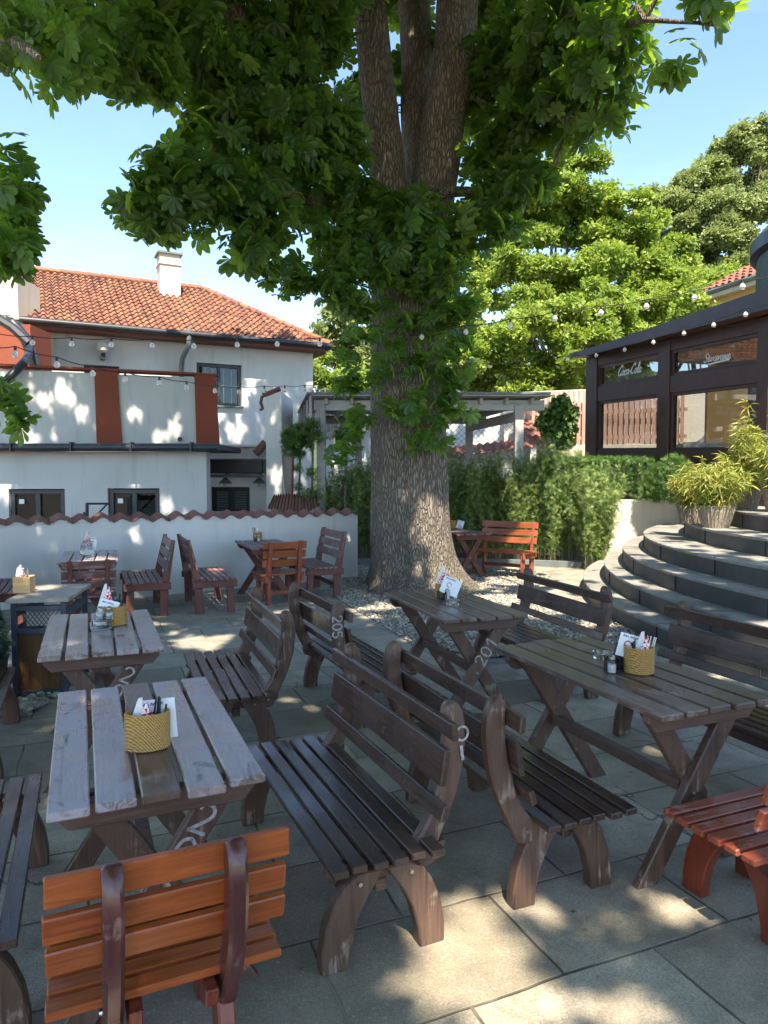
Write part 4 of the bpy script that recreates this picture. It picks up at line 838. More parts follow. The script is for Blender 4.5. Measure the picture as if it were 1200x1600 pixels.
# ------------------------------------------------------------------ white walls, long low building, fence, at the back right
bw = thing('boundary_wall', 'white boundary wall with a sloping red tile coping behind the pergola', 'wall', (0, 0, 0)); Y = 18.6
a, b = atY(676, 716, Y), atY(838, 698, Y); m = MB(); m.prism([(a.x, -.5), (b.x, -.5), (b.x, b.z), (a.x, a.z)], Y, Y + .3); m.build('wall', M['wall2'], bw)
du = (b - a).normalized(); tile_roof('coping', a + Vector((0, -.2, -.02)), du, (0, .85, .5), (b - a).length, .5, M['tileR'], bw, p=.2, row=.5)
ww = thing('white_building', 'plain white building wall seen through the pergola, with diamond mesh before it', 'building', (0, 0, 0)); Y = 21.0
a, b, c = atY(500, 740, Y), atY(905, 640, Y), atY(905, 722, Y)
m = MB(); m.box(((a.x + b.x) / 2, Y + .2, 2.0), (b.x - a.x, .4, 4.0 - .6)); m.build('wall', M['wall'], ww)
m = MB(); x0, x1, z0, z1 = atY(690, 700, 18.9).x, atY(802, 700, 18.9).x, atY(700, 712, 18.9).z, atY(700, 650, 18.9).z; sp = .15; hh_ = z1 - z0
for sg in (-1, 1):
    u = x0 - hh_
    while u < x1 + hh_:
        pa, pb = (u, z0), (u + hh_, z1)
        if sg < 0: pa, pb = (u + hh_, z0), (u, z1)
        t0, t1 = 0., 1.
        lo, hi = (x0 - pa[0]) / (pb[0] - pa[0]), (x1 - pa[0]) / (pb[0] - pa[0]); lo, hi = min(lo, hi), max(lo, hi); t0, t1 = max(0, lo), min(1, hi)
        if t1 > t0: m.tube([(pa[0] + (pb[0] - pa[0]) * t_, 18.9 + sg * .003, pa[1] + (pb[1] - pa[1]) * t_) for t_ in (t0, t1)], .006, 3, cap=False)
        u += sp
mf = thing('mesh_fence', 'diamond wire mesh fence hung between the pergola posts', 'fence', (0, 0, 0)); m.build('wire_mesh', M['slate'], mf)
lb = thing('shed', 'long low building with a pale flat roof and pinkish fascia behind the board fence', 'building', (0, 0, 0)); q0, q1 = atY(725, 600, 25), atY(1120, 608, 25)
z2, z3, z4 = atY(800, 601, 25).z, atY(800, 606, 25).z, atY(800, 612, 25).z
MB().box(((q0.x + q1.x) / 2, 27, (z3 + z2) / 2), (q1.x - q0.x, 4.6, z2 - z3)).build('roof', simple('pale_roof_sheet', (.75, .73, .68), rough=.6), lb); MB().box(((q0.x + q1.x) / 2, 27.0, (z3 + z4) / 2), (q1.x - q0.x - .1, 4.4, z3 - z4)).build('fascia', simple('pink_fascia', (.45, .24, .18), rough=.7), lb)
MB().box(((q0.x + q1.x) / 2 + .3, 27.1, z4 / 2), (q1.x - q0.x - .8, 4.0, z4)).build('wall', plaster('peach_wall', (.68, .50, .42), (.58, .42, .35)), lb)
bf = thing('board_fence', 'tall fence of pinkish vertical boards with pale gaps, behind the pavilion', 'fence', (0, 0, 0))
fa, fb2 = Vector((atY(818, 650, 20.2).x, 20.2, 0)), Vector((atY(1075, 650, 18.6).x, 18.6, 0)); dv = fb2 - fa; n = int(dv.length / .135); m = MB(); yaw = math.atan2(dv.y, dv.x); rot = Matrix.Rotation(yaw, 3, 'Z')
for k in range(n):
    p = fa + dv * (k / n); m.box((p.x, p.y, 3.3 + random.uniform(-.01, .01)), (.092, .025, 1.5), rot)
m.build('boards', M['fence'], bf); m = MB(); c = (fa + fb2) / 2
for z in (2.75, 3.45): m.box((c.x, c.y + .04, z), (dv.length, .04, .09), rot)
m.build('rail', M['fence'], bf)
MB().box((c.x, c.y + .25, 3.35), (dv.length + 1, .06, 1.5), rot).build('backing', plaster('pale_backing', (.72, .66, .60), (.62, .56, .5)), bf)
lw = thing('low_wall', 'low pale concrete wall under the board fence', 'wall', (0, 0, 0)); MB().box((c.x + .3, c.y - .12, 1.95), (dv.length + 2, .2, 1.2), rot).build('wall', M['cream'], lw, bevel=.01)
ts = thing('tiled_shed_roof', 'small red tiled roof between the pergola and the round shrub', 'roof', (0, 0, 0)); a, b = atY(810, 681, 19.3), atY(885, 683, 19.3)
tile_roof('tiles', a, (b - a), (0, .8, .45), (b - a).length, 1.1, M['tileR'], ts, p=.2, row=.36)
# ------------------------------------------------------------------ pavilion
V0 = Vector((.284 * 16, 16, 0)); VD = -74.4; vu = Vector((math.cos(R(VD)), math.sin(R(VD)), 0)); vn = Vector((-vu.y, vu.x, 0))
KS = .0326                        # the building stands on ground that falls a little towards the viewer
def vl(px, py, off=0.0): p = onp(px, py, V0 + vn * off, VD); s_ = (p - V0).dot(vu); return (s_, p.z + KS * s_)
pv = thing('pavilion', 'dark brown timber and glass pavilion on the terrace above the curved steps', 'pavilion', V0, R(VD)); zf = 1.24
zb1 = vl(932, 704)[1]; zm0 = (vl(932.7, 630)[1] + vl(1026, 614)[1]) / 2; zm1 = (vl(934.7, 604)[1] + vl(1026, 591)[1]) / 2; zu = (vl(934.7, 572)[1] + vl(1026, 551)[1]) / 2; ze = vl(916, 559)[1]
S = [vl(915, 600)[0], vl(932, 600)[0], vl(1027, 600)[0], vl(1045, 600)[0], vl(1182, 600)[0], vl(1200, 600)[0]]
for a, b in ((S[0], S[1]), (S[2], S[3]), (S[4], S[5])): MB().box(((a + b) / 2, .10, (zf + ze) / 2), (b - a, .2, ze - zf)).build('post', M['pav'], pv, bevel=.008)
for a, b in ((S[1], S[2]), (S[3], S[4])):
    c = (a + b) / 2; w_ = b - a
    for z0, z1, nm in ((zu, ze - .002, 'top_beam'), (zm0, zm1, 'mid_rail'), (zb1 - .16, zb1, 'sill')): MB().box((c, .10, (z0 + z1) / 2), (w_, .16, z1 - z0)).build(nm, M['pav'], pv, bevel=.006)
    for z0, z1 in ((zm1, zu), (zb1, zm0)):
        m = MB(); fw = .055; m.box((a + fw / 2, .09, (z0 + z1) / 2), (fw, .09, z1 - z0)); m.box((b - fw / 2, .09, (z0 + z1) / 2), (fw, .09, z1 - z0)); m.box((c, .09, z1 - fw / 2), (w_ - 2 * fw, .09, fw)); m.box((c, .09, z0 + fw / 2), (w_ - 2 * fw, .09, fw))
        f = m.build('window', M['pav'], pv, bevel=.004); MB().box((c, .10, (z0 + z1) / 2), (w_ - fw, .006, z1 - z0 - fw)).build('pane', M['wing2'], f)
    MB().box((c, .10, (zf + zb1 - .16) / 2), (w_, .12, zb1 - .16 - zf)).build('plinth', M['pav'], pv)
fa_ = [vl(905, 559, -.3), vl(905, 550, -.3), vl(1240, 437, -.3), vl(1240, 473, -.3)]
MB().prism([(fa_[0][0], fa_[0][1]), (fa_[3][0], fa_[3][1]), (fa_[2][0], fa_[2][1]), (fa_[1][0], fa_[1][1])], -.32, -.28).build('fascia', M['iron'], pv)
m = MB(); m.prism([(-.32, ze + .06), (fa_[2][0], ze + .06), (fa_[2][0], ze + .12), (-.32, ze + .12)], -.27, 4.6); m.build('roof', M['iron'], pv)
MB().prism([(-.30, ze + .02), (fa_[2][0] - .05, ze + .02), (fa_[2][0] - .05, ze + .055), (-.30, ze + .055)], -.26, 4.55).build('ceiling', simple('ceiling_boards', (.10, .045, .03), rough=.6), pv)
m = MB()
for x in (.08, 3.2): m.box((x, 4.4, (zf + ze) / 2), (.14, .14, ze - zf))
m.build('back_post', M['pav'], pv); MB().box((2.6, 4.4, zm1 - .05), (5.2, .1, .2)).build('back_rail', M['pav'], pv)
MB().box((4.3, 3.2, (zf + ze) / 2), (1.7, .2, ze - zf)).build('inner_wall', M['cream'], pv); MB().box((6.2, 3.0, (zf + ze) / 2), (2.0, .2, ze - zf)).build('inner_screen', M['anth'], pv)
SCR = {'C': ([[(1.25, 1.55), (1.15, 2.05), (.7, 1.9), (.2, 1.2), (.05, .5), (.4, 0), (1.0, .15), (1.4, .5)]], 1.35), 'o': ([[(.4, .95), (.05, .6), (.1, .1), (.45, 0), (.75, .4), (.6, .9), (.4, .95)]], .85), 'c': ([[(.7, .8), (.45, .98), (.08, .6), (.12, .1), (.45, 0), (.8, .25)]], .8),
       'a': ([[(.65, .85), (.35, .95), (.05, .5), (.2, 0), (.6, .35), (.72, .95)], [(.72, .95), (.66, .2), (.9, .05)]], .95), '-': ([[(.1, .5), (.5, .55)]], .6), 'l': ([[(.1, .2), (.5, 1.6), (.45, 2.0), (.25, 1.9), (.15, .4), (.35, 0), (.6, .2)]], .6),
       'S': ([[(1.2, 1.7), (.95, 2.15), (.45, 1.9), (.45, 1.3), (.95, .9), (.95, .2), (.45, -.1), (.0, .3)]], 1.3), 't': ([[(.35, 1.6), (.2, .3), (.4, 0), (.65, .2)], [(.0, 1.05), (.6, 1.1)]], .65), 'r': ([[(.1, 0), (.15, .95), (.2, .6), (.5, .95), (.7, .85)]], .7), 'p': ([[(.15, -.8), (.2, .95), (.5, .95), (.7, .5), (.45, .02), (.2, .15)]], .8),
       'm': ([[(.1, 0), (.12, .9), (.4, .95), (.45, 0)], [(.45, .6), (.75, .95), (.82, .1), (1.0, .05)]], 1.05), 'e': ([[(.1, .5), (.65, .6), (.45, .98), (.1, .6), (.15, .1), (.5, 0), (.8, .25)]], .8), 'n': ([[(.1, 0), (.12, .9), (.45, .95), (.55, .1), (.75, .05)]], .8)}
def script(txt, h, w, f, name, parent, mat, shear=.3):
    m = MB(); x = 0
    for ch in txt:
        st_, adv = SCR[ch]
        for s in st_: ribbon(m, smooth_pts(s, 4), w, lambda a, b, x=x: f((a + x + shear * b) * h, b * h))
        x += adv
    return m.build(name, mat, parent)
tx = simple('white_vinyl', (.75, .75, .74), rough=.6, bump=0)
a, b = vl(960, 587), vl(993, 578); wtot = (b[0] - a[0]); h = wtot / 7.6
script('Coca-Cola', h, .30, lambda x, z: Vector((a[0] + x, .086, a[1] + z)), 'shop_lettering', pv, tx)
a2, b2 = vl(1093, 566), vl(1133, 549); h2 = (b2[0] - a2[0]) / 9.2
script('Staropramen', h2, .28, lambda x, z: Vector((a2[0] + x, .086, (vl(1093, 566)[1]) + z + x * .0)), 'shop_lettering', pv, tx)
m = MB(); ribbon(m, [(a2[0] + .1, vl(1093, 566)[1] - .05), (b2[0], vl(1093, 566)[1] - .02)], .03, lambda x, z: Vector((x, .086, z))); m.build('underline', tx, pv)
for o_ in [pv] + kids(pv):
    for c_ in ([o_] if o_.type == 'MESH' else []) + [k_ for k_ in kids(o_) if o_ is not pv]:
        for v_ in c_.data.vertices: v_.co.z -= KS * v_.co.x
# round entrance drum
dr = thing('entrance_drum', 'dark green round drum over the pavilion entrance with pale handwriting, at the right edge', 'sign drum', (7.75, 11.0, -.06)); rr = 1.85
m = MB(); m.lathe([(rr, 4.42), (rr, 5.36)], n=64, cap=False); m.build('drum', M['drum'], dr, smooth=True)
m = MB(); m.lathe([(rr + .01, 5.25), (rr + .10, 5.30), (rr + .10, 5.50), (rr - .15, 5.78), (.2, 6.0)], n=64, cap=False); m.build('cornice', M['iron'], dr, smooth=True)
m = MB(); m.lathe([(.3, 4.24), (rr - .12, 4.24), (rr + .0, 4.28), (rr + .02, 4.42)], n=64, cap=False); m.build('soffit', M['pav'], dr, smooth=True)
m = MB(); m.lathe([(rr - .26, 1.24), (rr - .26, 4.26)], n=64, cap=False); m.build('wall', M['pav'], dr, smooth=True)
m = MB()
for k in range(14):
    a_ = R(180 + k * 13); c_, s_2 = math.cos(a_), math.sin(a_); m.box(((rr - .25) * c_, (rr - .25) * s_2, 2.72), (.06, .07, 3.0), Matrix.Rotation(a_, 3, 'Z'))
for z in (1.9, 3.1, 3.7): m.lathe([(rr - .25, z), (rr - .22, z), (rr - .22, z + .08), (rr - .25, z + .08)], n=64, cap=False)
m.build('panelling', M['pav'], dr)
a0_ = math.atan2(-1.0, -1.25) - .45
script('Staropramen', .17, .16, lambda x, z: Vector(((rr + .006) * math.cos(a0_ + x / rr), (rr + .006) * math.sin(a0_ + x / rr), 4.72 + z)), 'handwriting', dr, simple('pale_green_paint', (.35, .33, .28), bump=0), .15)
# ochre house behind the pavilion
oh = thing('ochre_house', 'ochre house with a red tiled roof showing above the pavilion', 'house', (0, 0, 0))
A_, B_ = atY(1090, 460, 23), atY(1260, 415, 19.2); eu = (B_ - A_); eu.z = 0; Wd_ = eu.length; eu.normalize(); ev = Vector((-eu.y, eu.x, 0)); ev = (ev * .84 + Vector((0, 0, .54))).normalized()
tile_roof('roof', A_, eu, ev, Wd_, 4.5, M['tileR'], oh, poly=[(0, -1), (Wd_, -1), (Wd_, 4.6), (3.6, 4.6), (0, 0)], p=.26, lift=.05, A=.05)
c = A_ + eu * Wd_ / 2; rot = Matrix.Rotation(math.atan2(eu.y, eu.x), 3, 'Z'); m = MB(); pb = c + Vector((-eu.y, eu.x, 0)) * 1.9; m.box((pb.x, pb.y, A_.z / 2 - .1), (Wd_ - .6, 3.4, A_.z - .3), rot); m.build('wall', M['ochre'], oh)
m = MB(); m.tube([A_ + Vector((0, 0, -.05)), A_ + eu * Wd_ + Vector((0, 0, -.05))], .09, 8); m.build('gutter', M['slate'], oh, smooth=True)
m = MB(); c2 = c + Vector((-eu.y, eu.x, 0)) * .15; m.box((c2.x, c2.y, A_.z - .18), (Wd_, .3, .16), rot); m.build('cornice', M['cream'], oh)
# ------------------------------------------------------------------ string lights
def string(label, P, Y0, Y1, ends=None, r=.037):
    t = thing('string_lights', label, 'string lights', (0, 0, 0), 0, 'strings of festoon bulbs'); n = len(P); W = []
    for i, (x, y) in enumerate(P):
        f = i / (n - 1); Y = 1 / (1 / Y0 + (1 / Y1 - 1 / Y0) * f); p = atY(x, y, Y); W.append(p + Vector((0, 0, r * 2.35)))
        m = MB(); m.lathe([(.001, -r), (r * .6, -r * .8), (r * .97, -r * .2), (r * .85, r * .45), (r * .45, r * .95), (r * .35, r * 1.2)], n=12, cap=False); b = m.build('bulb', M['bulb'], t, smooth=True); b.location = p
        m = MB(); m.lathe([(r * .2, r * 2.35), (r * .42, r * 2.2), (r * .42, r * 1.1)], n=8); s_ = m.build('socket', M['black'], b)
        m = MB(); m.lathe([(.001, -r * .4), (r * .28, -r * .1), (.2 * r, r * .6)], n=6); m.build('filament_support', M['chalk'], b)
    if ends:
        if ends[0]: W.insert(0, atY(*ends[0]))
        if ends[1]: W.append(atY(*ends[1]))
    m = MB(); path = []
    for a, b in zip(W, W[1:]):
        for k in range(4): q = a.lerp(b, k / 4); q.z -= .02 * math.sin(math.pi * k / 4); path.append(q)
    path.append(W[-1]); m.tube(path, .006, 5); m.build('wire', M['black'], t, smooth=True); return t
string('upper string of bulbs hanging below the house gutter and tied to the trunk', [(50.7, 535.7), (112, 537.7), (174, 539), (237.7, 540), (303, 541), (370.7, 539), (433, 537.7), (499.6, 537.7), (567, 535)], 9.6, 10.0, ((-10, 520, 9.6), (597, 523, 10.1)))
string('lower string of bulbs crossing in front of the terracotta parapet bands', [(24, 554), (89, 570), (145, 584), (195.7, 593), (249, 599), (291.7, 605.7), (336, 611), (373, 612.7), (413, 611), (445, 610), (476, 608.6)], 7.6, 14.5, ((-20, 540, 7.2), (500, 600, 15.2)))
string('string of bulbs running from the trunk to the right in front of the bright trees', [(659, 527), (728, 519), (797, 509), (867, 498), (939, 489), (1010, 479), (1085, 465), (1160, 448)], 9.9, 8.6, ((640, 524, 9.98), (1215, 430, 8.4)))
string('string of bulbs along the dark edge of the pavilion roof', [(704, 576), (765, 573), (826, 569), (887.5, 562.7), (931.5, 555.5), (976, 546.7), (1021, 535), (1068.8, 521), (1115, 508), (1165, 491.5)], 19.6, 10.7, ((650, 577, 21), (1215, 470, 10.0)))
# ------------------------------------------------------------------ leaves
def leaflet(L, wd, ang, droop, z0=0, fold=.18):
    """six point folded leaflet lying along direction ang"""
    c, s = math.cos(ang), math.sin(ang); P = []
    for t_, w_ in ((.0, 0), (.36, .24), (.70, .5), (.90, .34), (1.02, 0), (.90, -.34), (.70, -.5), (.36, -.24)):
        x, y = t_ * L, w_ * wd; z = -droop * (t_ * L) ** 1.5 + abs(w_) * wd * fold + z0; P.append((x * c - y * s, x * s + y * c, z))
    return P
def palmate(n=7, wd=.46):
    V, Fc = [], []
    angs = [0, .62, -.62, 1.3, -1.3, 2.05, -2.05][:n]; Ls = [1., .95, .95, .78, .78, .52, .52]
    for a, l in zip(angs, Ls):
        b = len(V); V += leaflet(l, wd * l, a, .32); Fc += [(b, b + 4, b + 3, b + 2, b + 1), (b, b + 7, b + 6, b + 5, b + 4)]
    return V, Fc
PV_, PF_ = palmate()
def frond(n=5, wd=.3):
    V, Fc = [], []
    for k in range(n):
        x = .15 + k * .2
        for sg in (-1, 1):
            b = len(V); l = .34; c, s = math.cos(.95 * sg), math.sin(.95 * sg)
            q = [(x, 0, -.2 * x * x), (x + l * .5 * c - wd * .35 * s * sg, l * .5 * s, -.2 * x * x), (x + l * c, l * s, -.2 * x * x - .08), (x + l * .5 * c + wd * .35, l * .35 * s, -.2 * x * x)]
            V += q; Fc.append((b, b + 1, b + 2, b + 3))
    return V, Fc
FV_, FF_ = frond()
def blob(n=15):
    """a loose bunch of small oval leaves"""
    rs_ = np.random.RandomState(3); V, Fc = [], []
    for k in range(n):
        d = rs_.normal(size=3); d /= np.linalg.norm(d); c = d * (.25 + .75 * rs_.rand()) * np.array([1, 1, .55]); a = rs_.rand() * 6.283; t_ = rs_.uniform(-.7, .7); u = np.array([math.cos(a), math.sin(a), -.35 * rs_.rand()]); v = np.array([-math.sin(a) * math.cos(t_), math.cos(a) * math.cos(t_), math.sin(t_)])
        b = len(V); V += [tuple(c + u * p_ * .26 + v * q_ * .26) for p_, q_ in ((-1, 0), (-.1, .5), (.6, .42), (1, 0), (.6, -.42), (-.1, -.5))]; Fc.append(tuple(range(b, b + 6)))
    return V, Fc
BV_, BF_ = blob()
def lance(n=5):
    V, Fc = [], []
    for k in range(n):
        a = -1.1 + 2.2 * k / (n - 1); b = len(V); c, s = math.cos(a), math.sin(a); q = [(0, 0, 0), (.5, .07, -.05), (1, 0, -.25), (.5, -.07, -.05)]
        V += [(x * c - y * s, x * s + y * c, z) for x, y, z in q]; Fc.append((b, b + 1, b + 2, b + 3))
    return V, Fc
LV_, LF_ = lance()
QV_ = [(x, y * .8, z - .35 * (x * x + y * y)) for x, y, z in lance(3)[0]]; QF_ = lance(3)[1]
def in_frame(P, margin=25):
    P = np.asarray(P); c, s = math.cos(TH), math.sin(TH); z = P[:, 2] - CH; d = P[:, 1] * c - z * s; up = P[:, 1] * s + z * c
    with np.errstate(all='ignore'): x = 600 + F * P[:, 0] / d; y = 800 - F * up / d
    return (d > .05) & (x > -margin) & (x < 1200 + margin) & (y > -margin) & (y < 1600 + margin)
def ell_points(c, r, n, shell=.55):
    d = np.random.normal(size=(n, 3)); d /= np.linalg.norm(d, axis=1)[:, None]; k = (shell + (1 - shell) * np.random.rand(n)) ; k = np.where(np.random.rand(n) < .3, np.random.rand(n), k)
    return np.array(c)[None] + d * k[:, None] * np.array(r)[None], d
def px_clumps(L_, dens, flat=.8, depth=1.0, minn=20):
    """clumps listed by where their middle is seen and how far away they are; returns points"""
    P = []
    for px, py, rp, Y in L_:
        c = atY(px, py, Y); rw = rp / F * Y; n = max(minn, int(dens * rw * rw * math.pi)); p, d = ell_points(c, (rw, rw * depth, rw * flat), n); P.append(p)
    return np.concatenate(P)
def leaves(name, P, tv, tf, size, mat, parent, tilt=1.0, svar=.25, rnd=None):
    n = len(P); s = size * (1 + svar * np.random.uniform(-1, 1, n)); r = np.random.rand(n) if rnd is None else rnd
    return scatter(name, tv, tf, P, randrot(n, tilt), s, r, mat, parent)
def limb(m, path, r0, r1, n=10, wob=.04):
    P = [Vector(p) for p in path]; Q = []
    for i in range(len(P) - 1):
        for k in range(5):
            q = P[i].lerp(P[i + 1], k / 5); q += Vector((noise.noise(q * 1.3), noise.noise(q * 1.3 + Vector((9, 0, 0))), 0)) * wob; Q.append(q)
    Q.append(P[-1]); k = len(Q); m.tube(Q, [r0 + (r1 - r0) * i / (k - 1) for i in range(k)], n)
# --- gaps in the canopy: where the sun reaches the yard (a spot on the ground, its half widths)
GAPS = []
for gx_, gy_, gr_ in ((732, 1545, 46), (722, 1500, 30), (756, 1585, 36), (858, 1582, 30), (960, 1572, 24), (732, 1385, 24), (745, 1425, 18), (830, 1412, 18), (600, 1206, 18), (485, 1107, 14), (640, 1062, 14), (1130, 1235, 16), (990, 1410, 12), (860, 1185, 12), (640, 1000, 14), (330, 935, 16), (1140, 1460, 14), (700, 1440, 22), (1075, 1425, 16)):
    c_ = at(gx_, gy_, 0); e_ = at(gx_ + gr_, gy_, 0); GAPS.append((c_.x, c_.y, abs(e_.x - c_.x), abs(e_.x - c_.x) * 1.15))
GAPS += [(.75, 10.95, .35, .5), (1.1, 9.6, .5, .5), (2.2, 9.6, .5, .8), (-.1, 9.2, .16, .25), (-3.3, 8.5, .14, .2), (2.7, 5.4, .12, .2), (1.7, 4.4, .07, .1), (-1.9, 7.3, .12, .18), (2.2, 11.5, .6, .6), (3.2, 6.2, .3, .4)]
def gap_at(px, py, Y, r, p=None):
    p = p or atY(px, py, Y); GAPS.append((p.x - SUN.x / SUN.z * p.z, p.y - SUN.y / SUN.z * p.z, r, r * .8))
for a_ in ((45, 678, 13.5, .16), (120, 640, 13.7, .10), (100, 610, 13.7, .06), (262, 655, 14.2, .18), (250, 685, 14.2, .16), (282, 640, 14.2, .12), (215, 640, 14.1, .14), (322, 685, 14.5, .16), (160, 728, 13.5, .13), (205, 745, 13.5, .13), (180, 722, 13.5, .08), (262, 775, 13.5, .14), (288, 800, 13.5, .14), (5, 760, 13.5, .2), (430, 745, 14.6, .25), (425, 655, 14.6, .16), (50, 850, 9.6, .10), (215, 865, 10.2, .09), (545, 838, 11.8, .14), (165, 840, 10, .08), (720, 850, 10.3, .4), (700, 900, 10.1, .3)): gap_at(*a_)
SUNNY = [(5.4, 13.2, 2.7, 3.4)]
def sun_gaps(P, size):
    G = P[:, :2] - np.array([[SUN.x / SUN.z, SUN.y / SUN.z]]) * P[:, 2:3]; keep = np.ones(len(P), bool)
    for x, y, rx, ry in GAPS: keep &= ((G[:, 0] - x) / (rx + size)) ** 2 + ((G[:, 1] - y) / (ry + size)) ** 2 > 1
    return P[keep]
# --- the big chestnut
TX, TY = atY(637, 850, 10.75).x, 10.75
big = thing('chestnut_tree', 'huge old horse chestnut with a broad flared trunk in the middle of the yard', 'tree', (TX, TY, 0))
m = MB(); nr_, na = 90, 128; zt_ = 5.7; vs = []
for i in range(nr_ + 1):
    z = -.1 + (zt_ + .1) * (i / nr_) ** 1.25
    for j in range(na):
        a = 2 * math.pi * j / na; base = .575 - .012 * z - .20 * max(0, min(1, (z - 4.5) / 1.3)) ** 1.5
        fl = math.exp(-max(z, 0) / .30) * (.20 + .10 * math.sin(3 * a + .6) + .08 * math.sin(5 * a + 2) + .12 * math.cos(a + .3)) + math.exp(-max(z, 0) / 1.2) * .06 * (1 + 1.2 * math.cos(a + .3))
        d = Vector((math.cos(a), math.sin(a), 0)); rid = noise.noise(Vector((d.x * 7, d.y * 7, z * .9))) * .030 + noise.noise(Vector((d.x * 2, d.y * 2, z * .35 + 5))) * .055 + abs(noise.noise(Vector((d.x * 17, d.y * 17, z * 1.7)))) * .022
        rr_ = base + fl + rid; gro = .07 * math.exp(-((a - 4.72 + .12 * math.sin(z)) / .09) ** 2) * (1 if z < 2.6 else 0) * math.exp(-z / 1.6); rr_ -= gro
        vs.append((rr_ * d.x, rr_ * d.y, z))
m.add(vs, [(i * na + j, i * na + (j + 1) % na, (i + 1) * na + (j + 1) % na, (i + 1) * na + j) for i in range(nr_) for j in range(na)])
tk = m.build('trunk', M['bark'], big, smooth=True)
O = Vector((TX, TY, 0)); g = lambda x, y, Y: atY(x, y, Y) - O
LB = [([g(622, 470, 10.75), g(612, 345, 10.7), g(598, 220, 10.6), g(585, 110, 10.5), g(578, 0, 10.4), g(570, -150, 10.3)], .29, .22), ([g(648, 440, 10.95), g(655, 345, 11.1), g(655, 200, 11.3), g(650, 90, 11.4), g(645, -120, 11.5)], .28, .24), ([g(655, 470, 10.75), g(672, 350, 10.6), g(690, 215, 10.45), g(708, 110, 10.3), g(716, 0, 10.2), g(722, -150, 10.0)], .33, .28),
      ([g(600, 420, 10.6), g(545, 290, 10.2), g(470, 170, 9.8), g(400, 80, 9.4), g(330, -40, 9.0)], .26, .15), ([g(690, 60, 10.4), g(790, 90, 9.9), g(900, 60, 8.8), g(1010, 30, 7.4), g(1120, 40, 6.5)], .07, .012), ([g(560, 330, 10.2), g(450, 300, 9.4), g(330, 310, 9.0), g(220, 300, 8.8)], .10, .02),
      ([g(480, 180, 9.8), g(380, 150, 9.2), g(250, 90, 8.6), g(120, 60, 7.6)], .11, .02), ([g(690, 300, 10.3), g(780, 300, 9.9), g(860, 260, 9.4)], .08, .02), ([g(705, 130, 10.5), g(800, 190, 9.9), g(930, 180, 8.4)], .05, .012)]
for path, a, b in LB: m = MB(); limb(m, path, a, b, 20); m.build('limb', M['bark'], big, smooth=True)
CL = [(215, 320, 48, 8.9), (270, 270, 62, 8.9), (300, 325, 55, 9.0), (240, 355, 36, 8.9), (350, 300, 70, 9.2), (395, 385, 50, 9.3), (420, 330, 80, 9.6), (450, 430, 46, 9.7), (420, 230, 90, 9.5), (330, 190, 70, 9.0), (520, 440, 42, 9.8), (530, 380, 55, 9.9), (540, 300, 60, 9.9), (500, 200, 80, 9.8), (430, 130, 90, 9.4), (560, 470, 34, 9.9),
      (320, 90, 90, 8.8), (210, 70, 80, 8.0), (120, 60, 80, 7.4), (190, 140, 30, 7.8), (250, 130, 40, 8.2), (40, 50, 80, 6.5), (110, 120, 30, 7.2), (420, 30, 90, 9.4), (500, 60, 50, 9.6), (240, -10, 90, 8.5), (520, -10, 60, 9.4),
      (590, 330, 45, 9.9), (640, 370, 50, 9.7), (535, 250, 36, 9.9), (690, 420, 42, 9.8), (740, 360, 50, 9.9), (770, 300, 60, 9.9), (800, 350, 30, 9.6), (765, 250, 46, 10.2), (830, 280, 45, 9.6), (640, 440, 34, 9.9), (720, 480, 30, 10.), (660, 330, 40, 9.6), (600, 400, 50, 9.8), (560, 410, 40, 9.8),
      (780, 150, 80, 10.6), (860, 110, 80, 9.8), (840, 210, 60, 9.8), (900, 190, 50, 9.2), (960, 190, 36, 8.2), (900, 50, 90, 8.8), (1000, 60, 70, 7.6), (960, 120, 60, 8.0), (1040, 110, 30, 7.0), (1080, 35, 55, 6.8), (1140, 50, 28, 6.2), (800, 30, 80, 10.8), (940, -20, 90, 8.5), (1050, -20, 70, 7), (1110, -10, 40, 6.4),
      (680, 60, 40, 11.6), (620, 110, 40, 11.9), (620, -10, 60, 11.9), (730, 180, 40, 11.5), (570, 150, 50, 11.4)]
CL += [(640, 330, 40, 9.8), (600, 350, 40, 9.8), (690, 380, 44, 9.75), (600, 430, 26, 9.85), (690, 440, 26, 9.85), (650, 400, 40, 9.7), (520, 200, 40, 10.2), (780, 200, 44, 10.0), (820, 160, 50, 9.4), (880, 150, 50, 8.9), (930, 100, 50, 8.2), (830, 60, 60, 9.6), (770, 100, 60, 10.2), (480, 60, 70, 9.5), (350, 140, 60, 9.0), (480, 270, 60, 9.6), (400, 180, 60, 9.2), (980, 30, 50, 7.6)]
P = px_clumps(CL, 112, .72, .9)
fill = np.concatenate([ell_points((TX, TY, 11.5), (6.2, 6.0, 4.6), 5200, .5)[0], ell_points((-1.8, 8.3, 10.4), (5.2, 3.6, 1.9), 2600, .2)[0], ell_points((-.4, 5.0, 9.2), (4.2, 3.4, 1.8), 1900, .2)[0], ell_points((TX + .5, TY + 1, 8.2), (3.6, 3.0, 2.4), 900, .2)[0]]); fill = fill[~in_frame(fill, 20)]; fill = fill[fill[:, 2] > 6.5]
g0 = GAPS; GAPS = SUNNY; fill = sun_gaps(fill, .1); GAPS = g0
P = sun_gaps(np.concatenate([P, fill]), .10) - np.array([TX, TY, 0])
leaves('crown', P, PV_, PF_, np.where(in_frame(P + np.array([TX, TY, 0]), 80), .195, .27), M['lfC'], big, 1.25, .32)
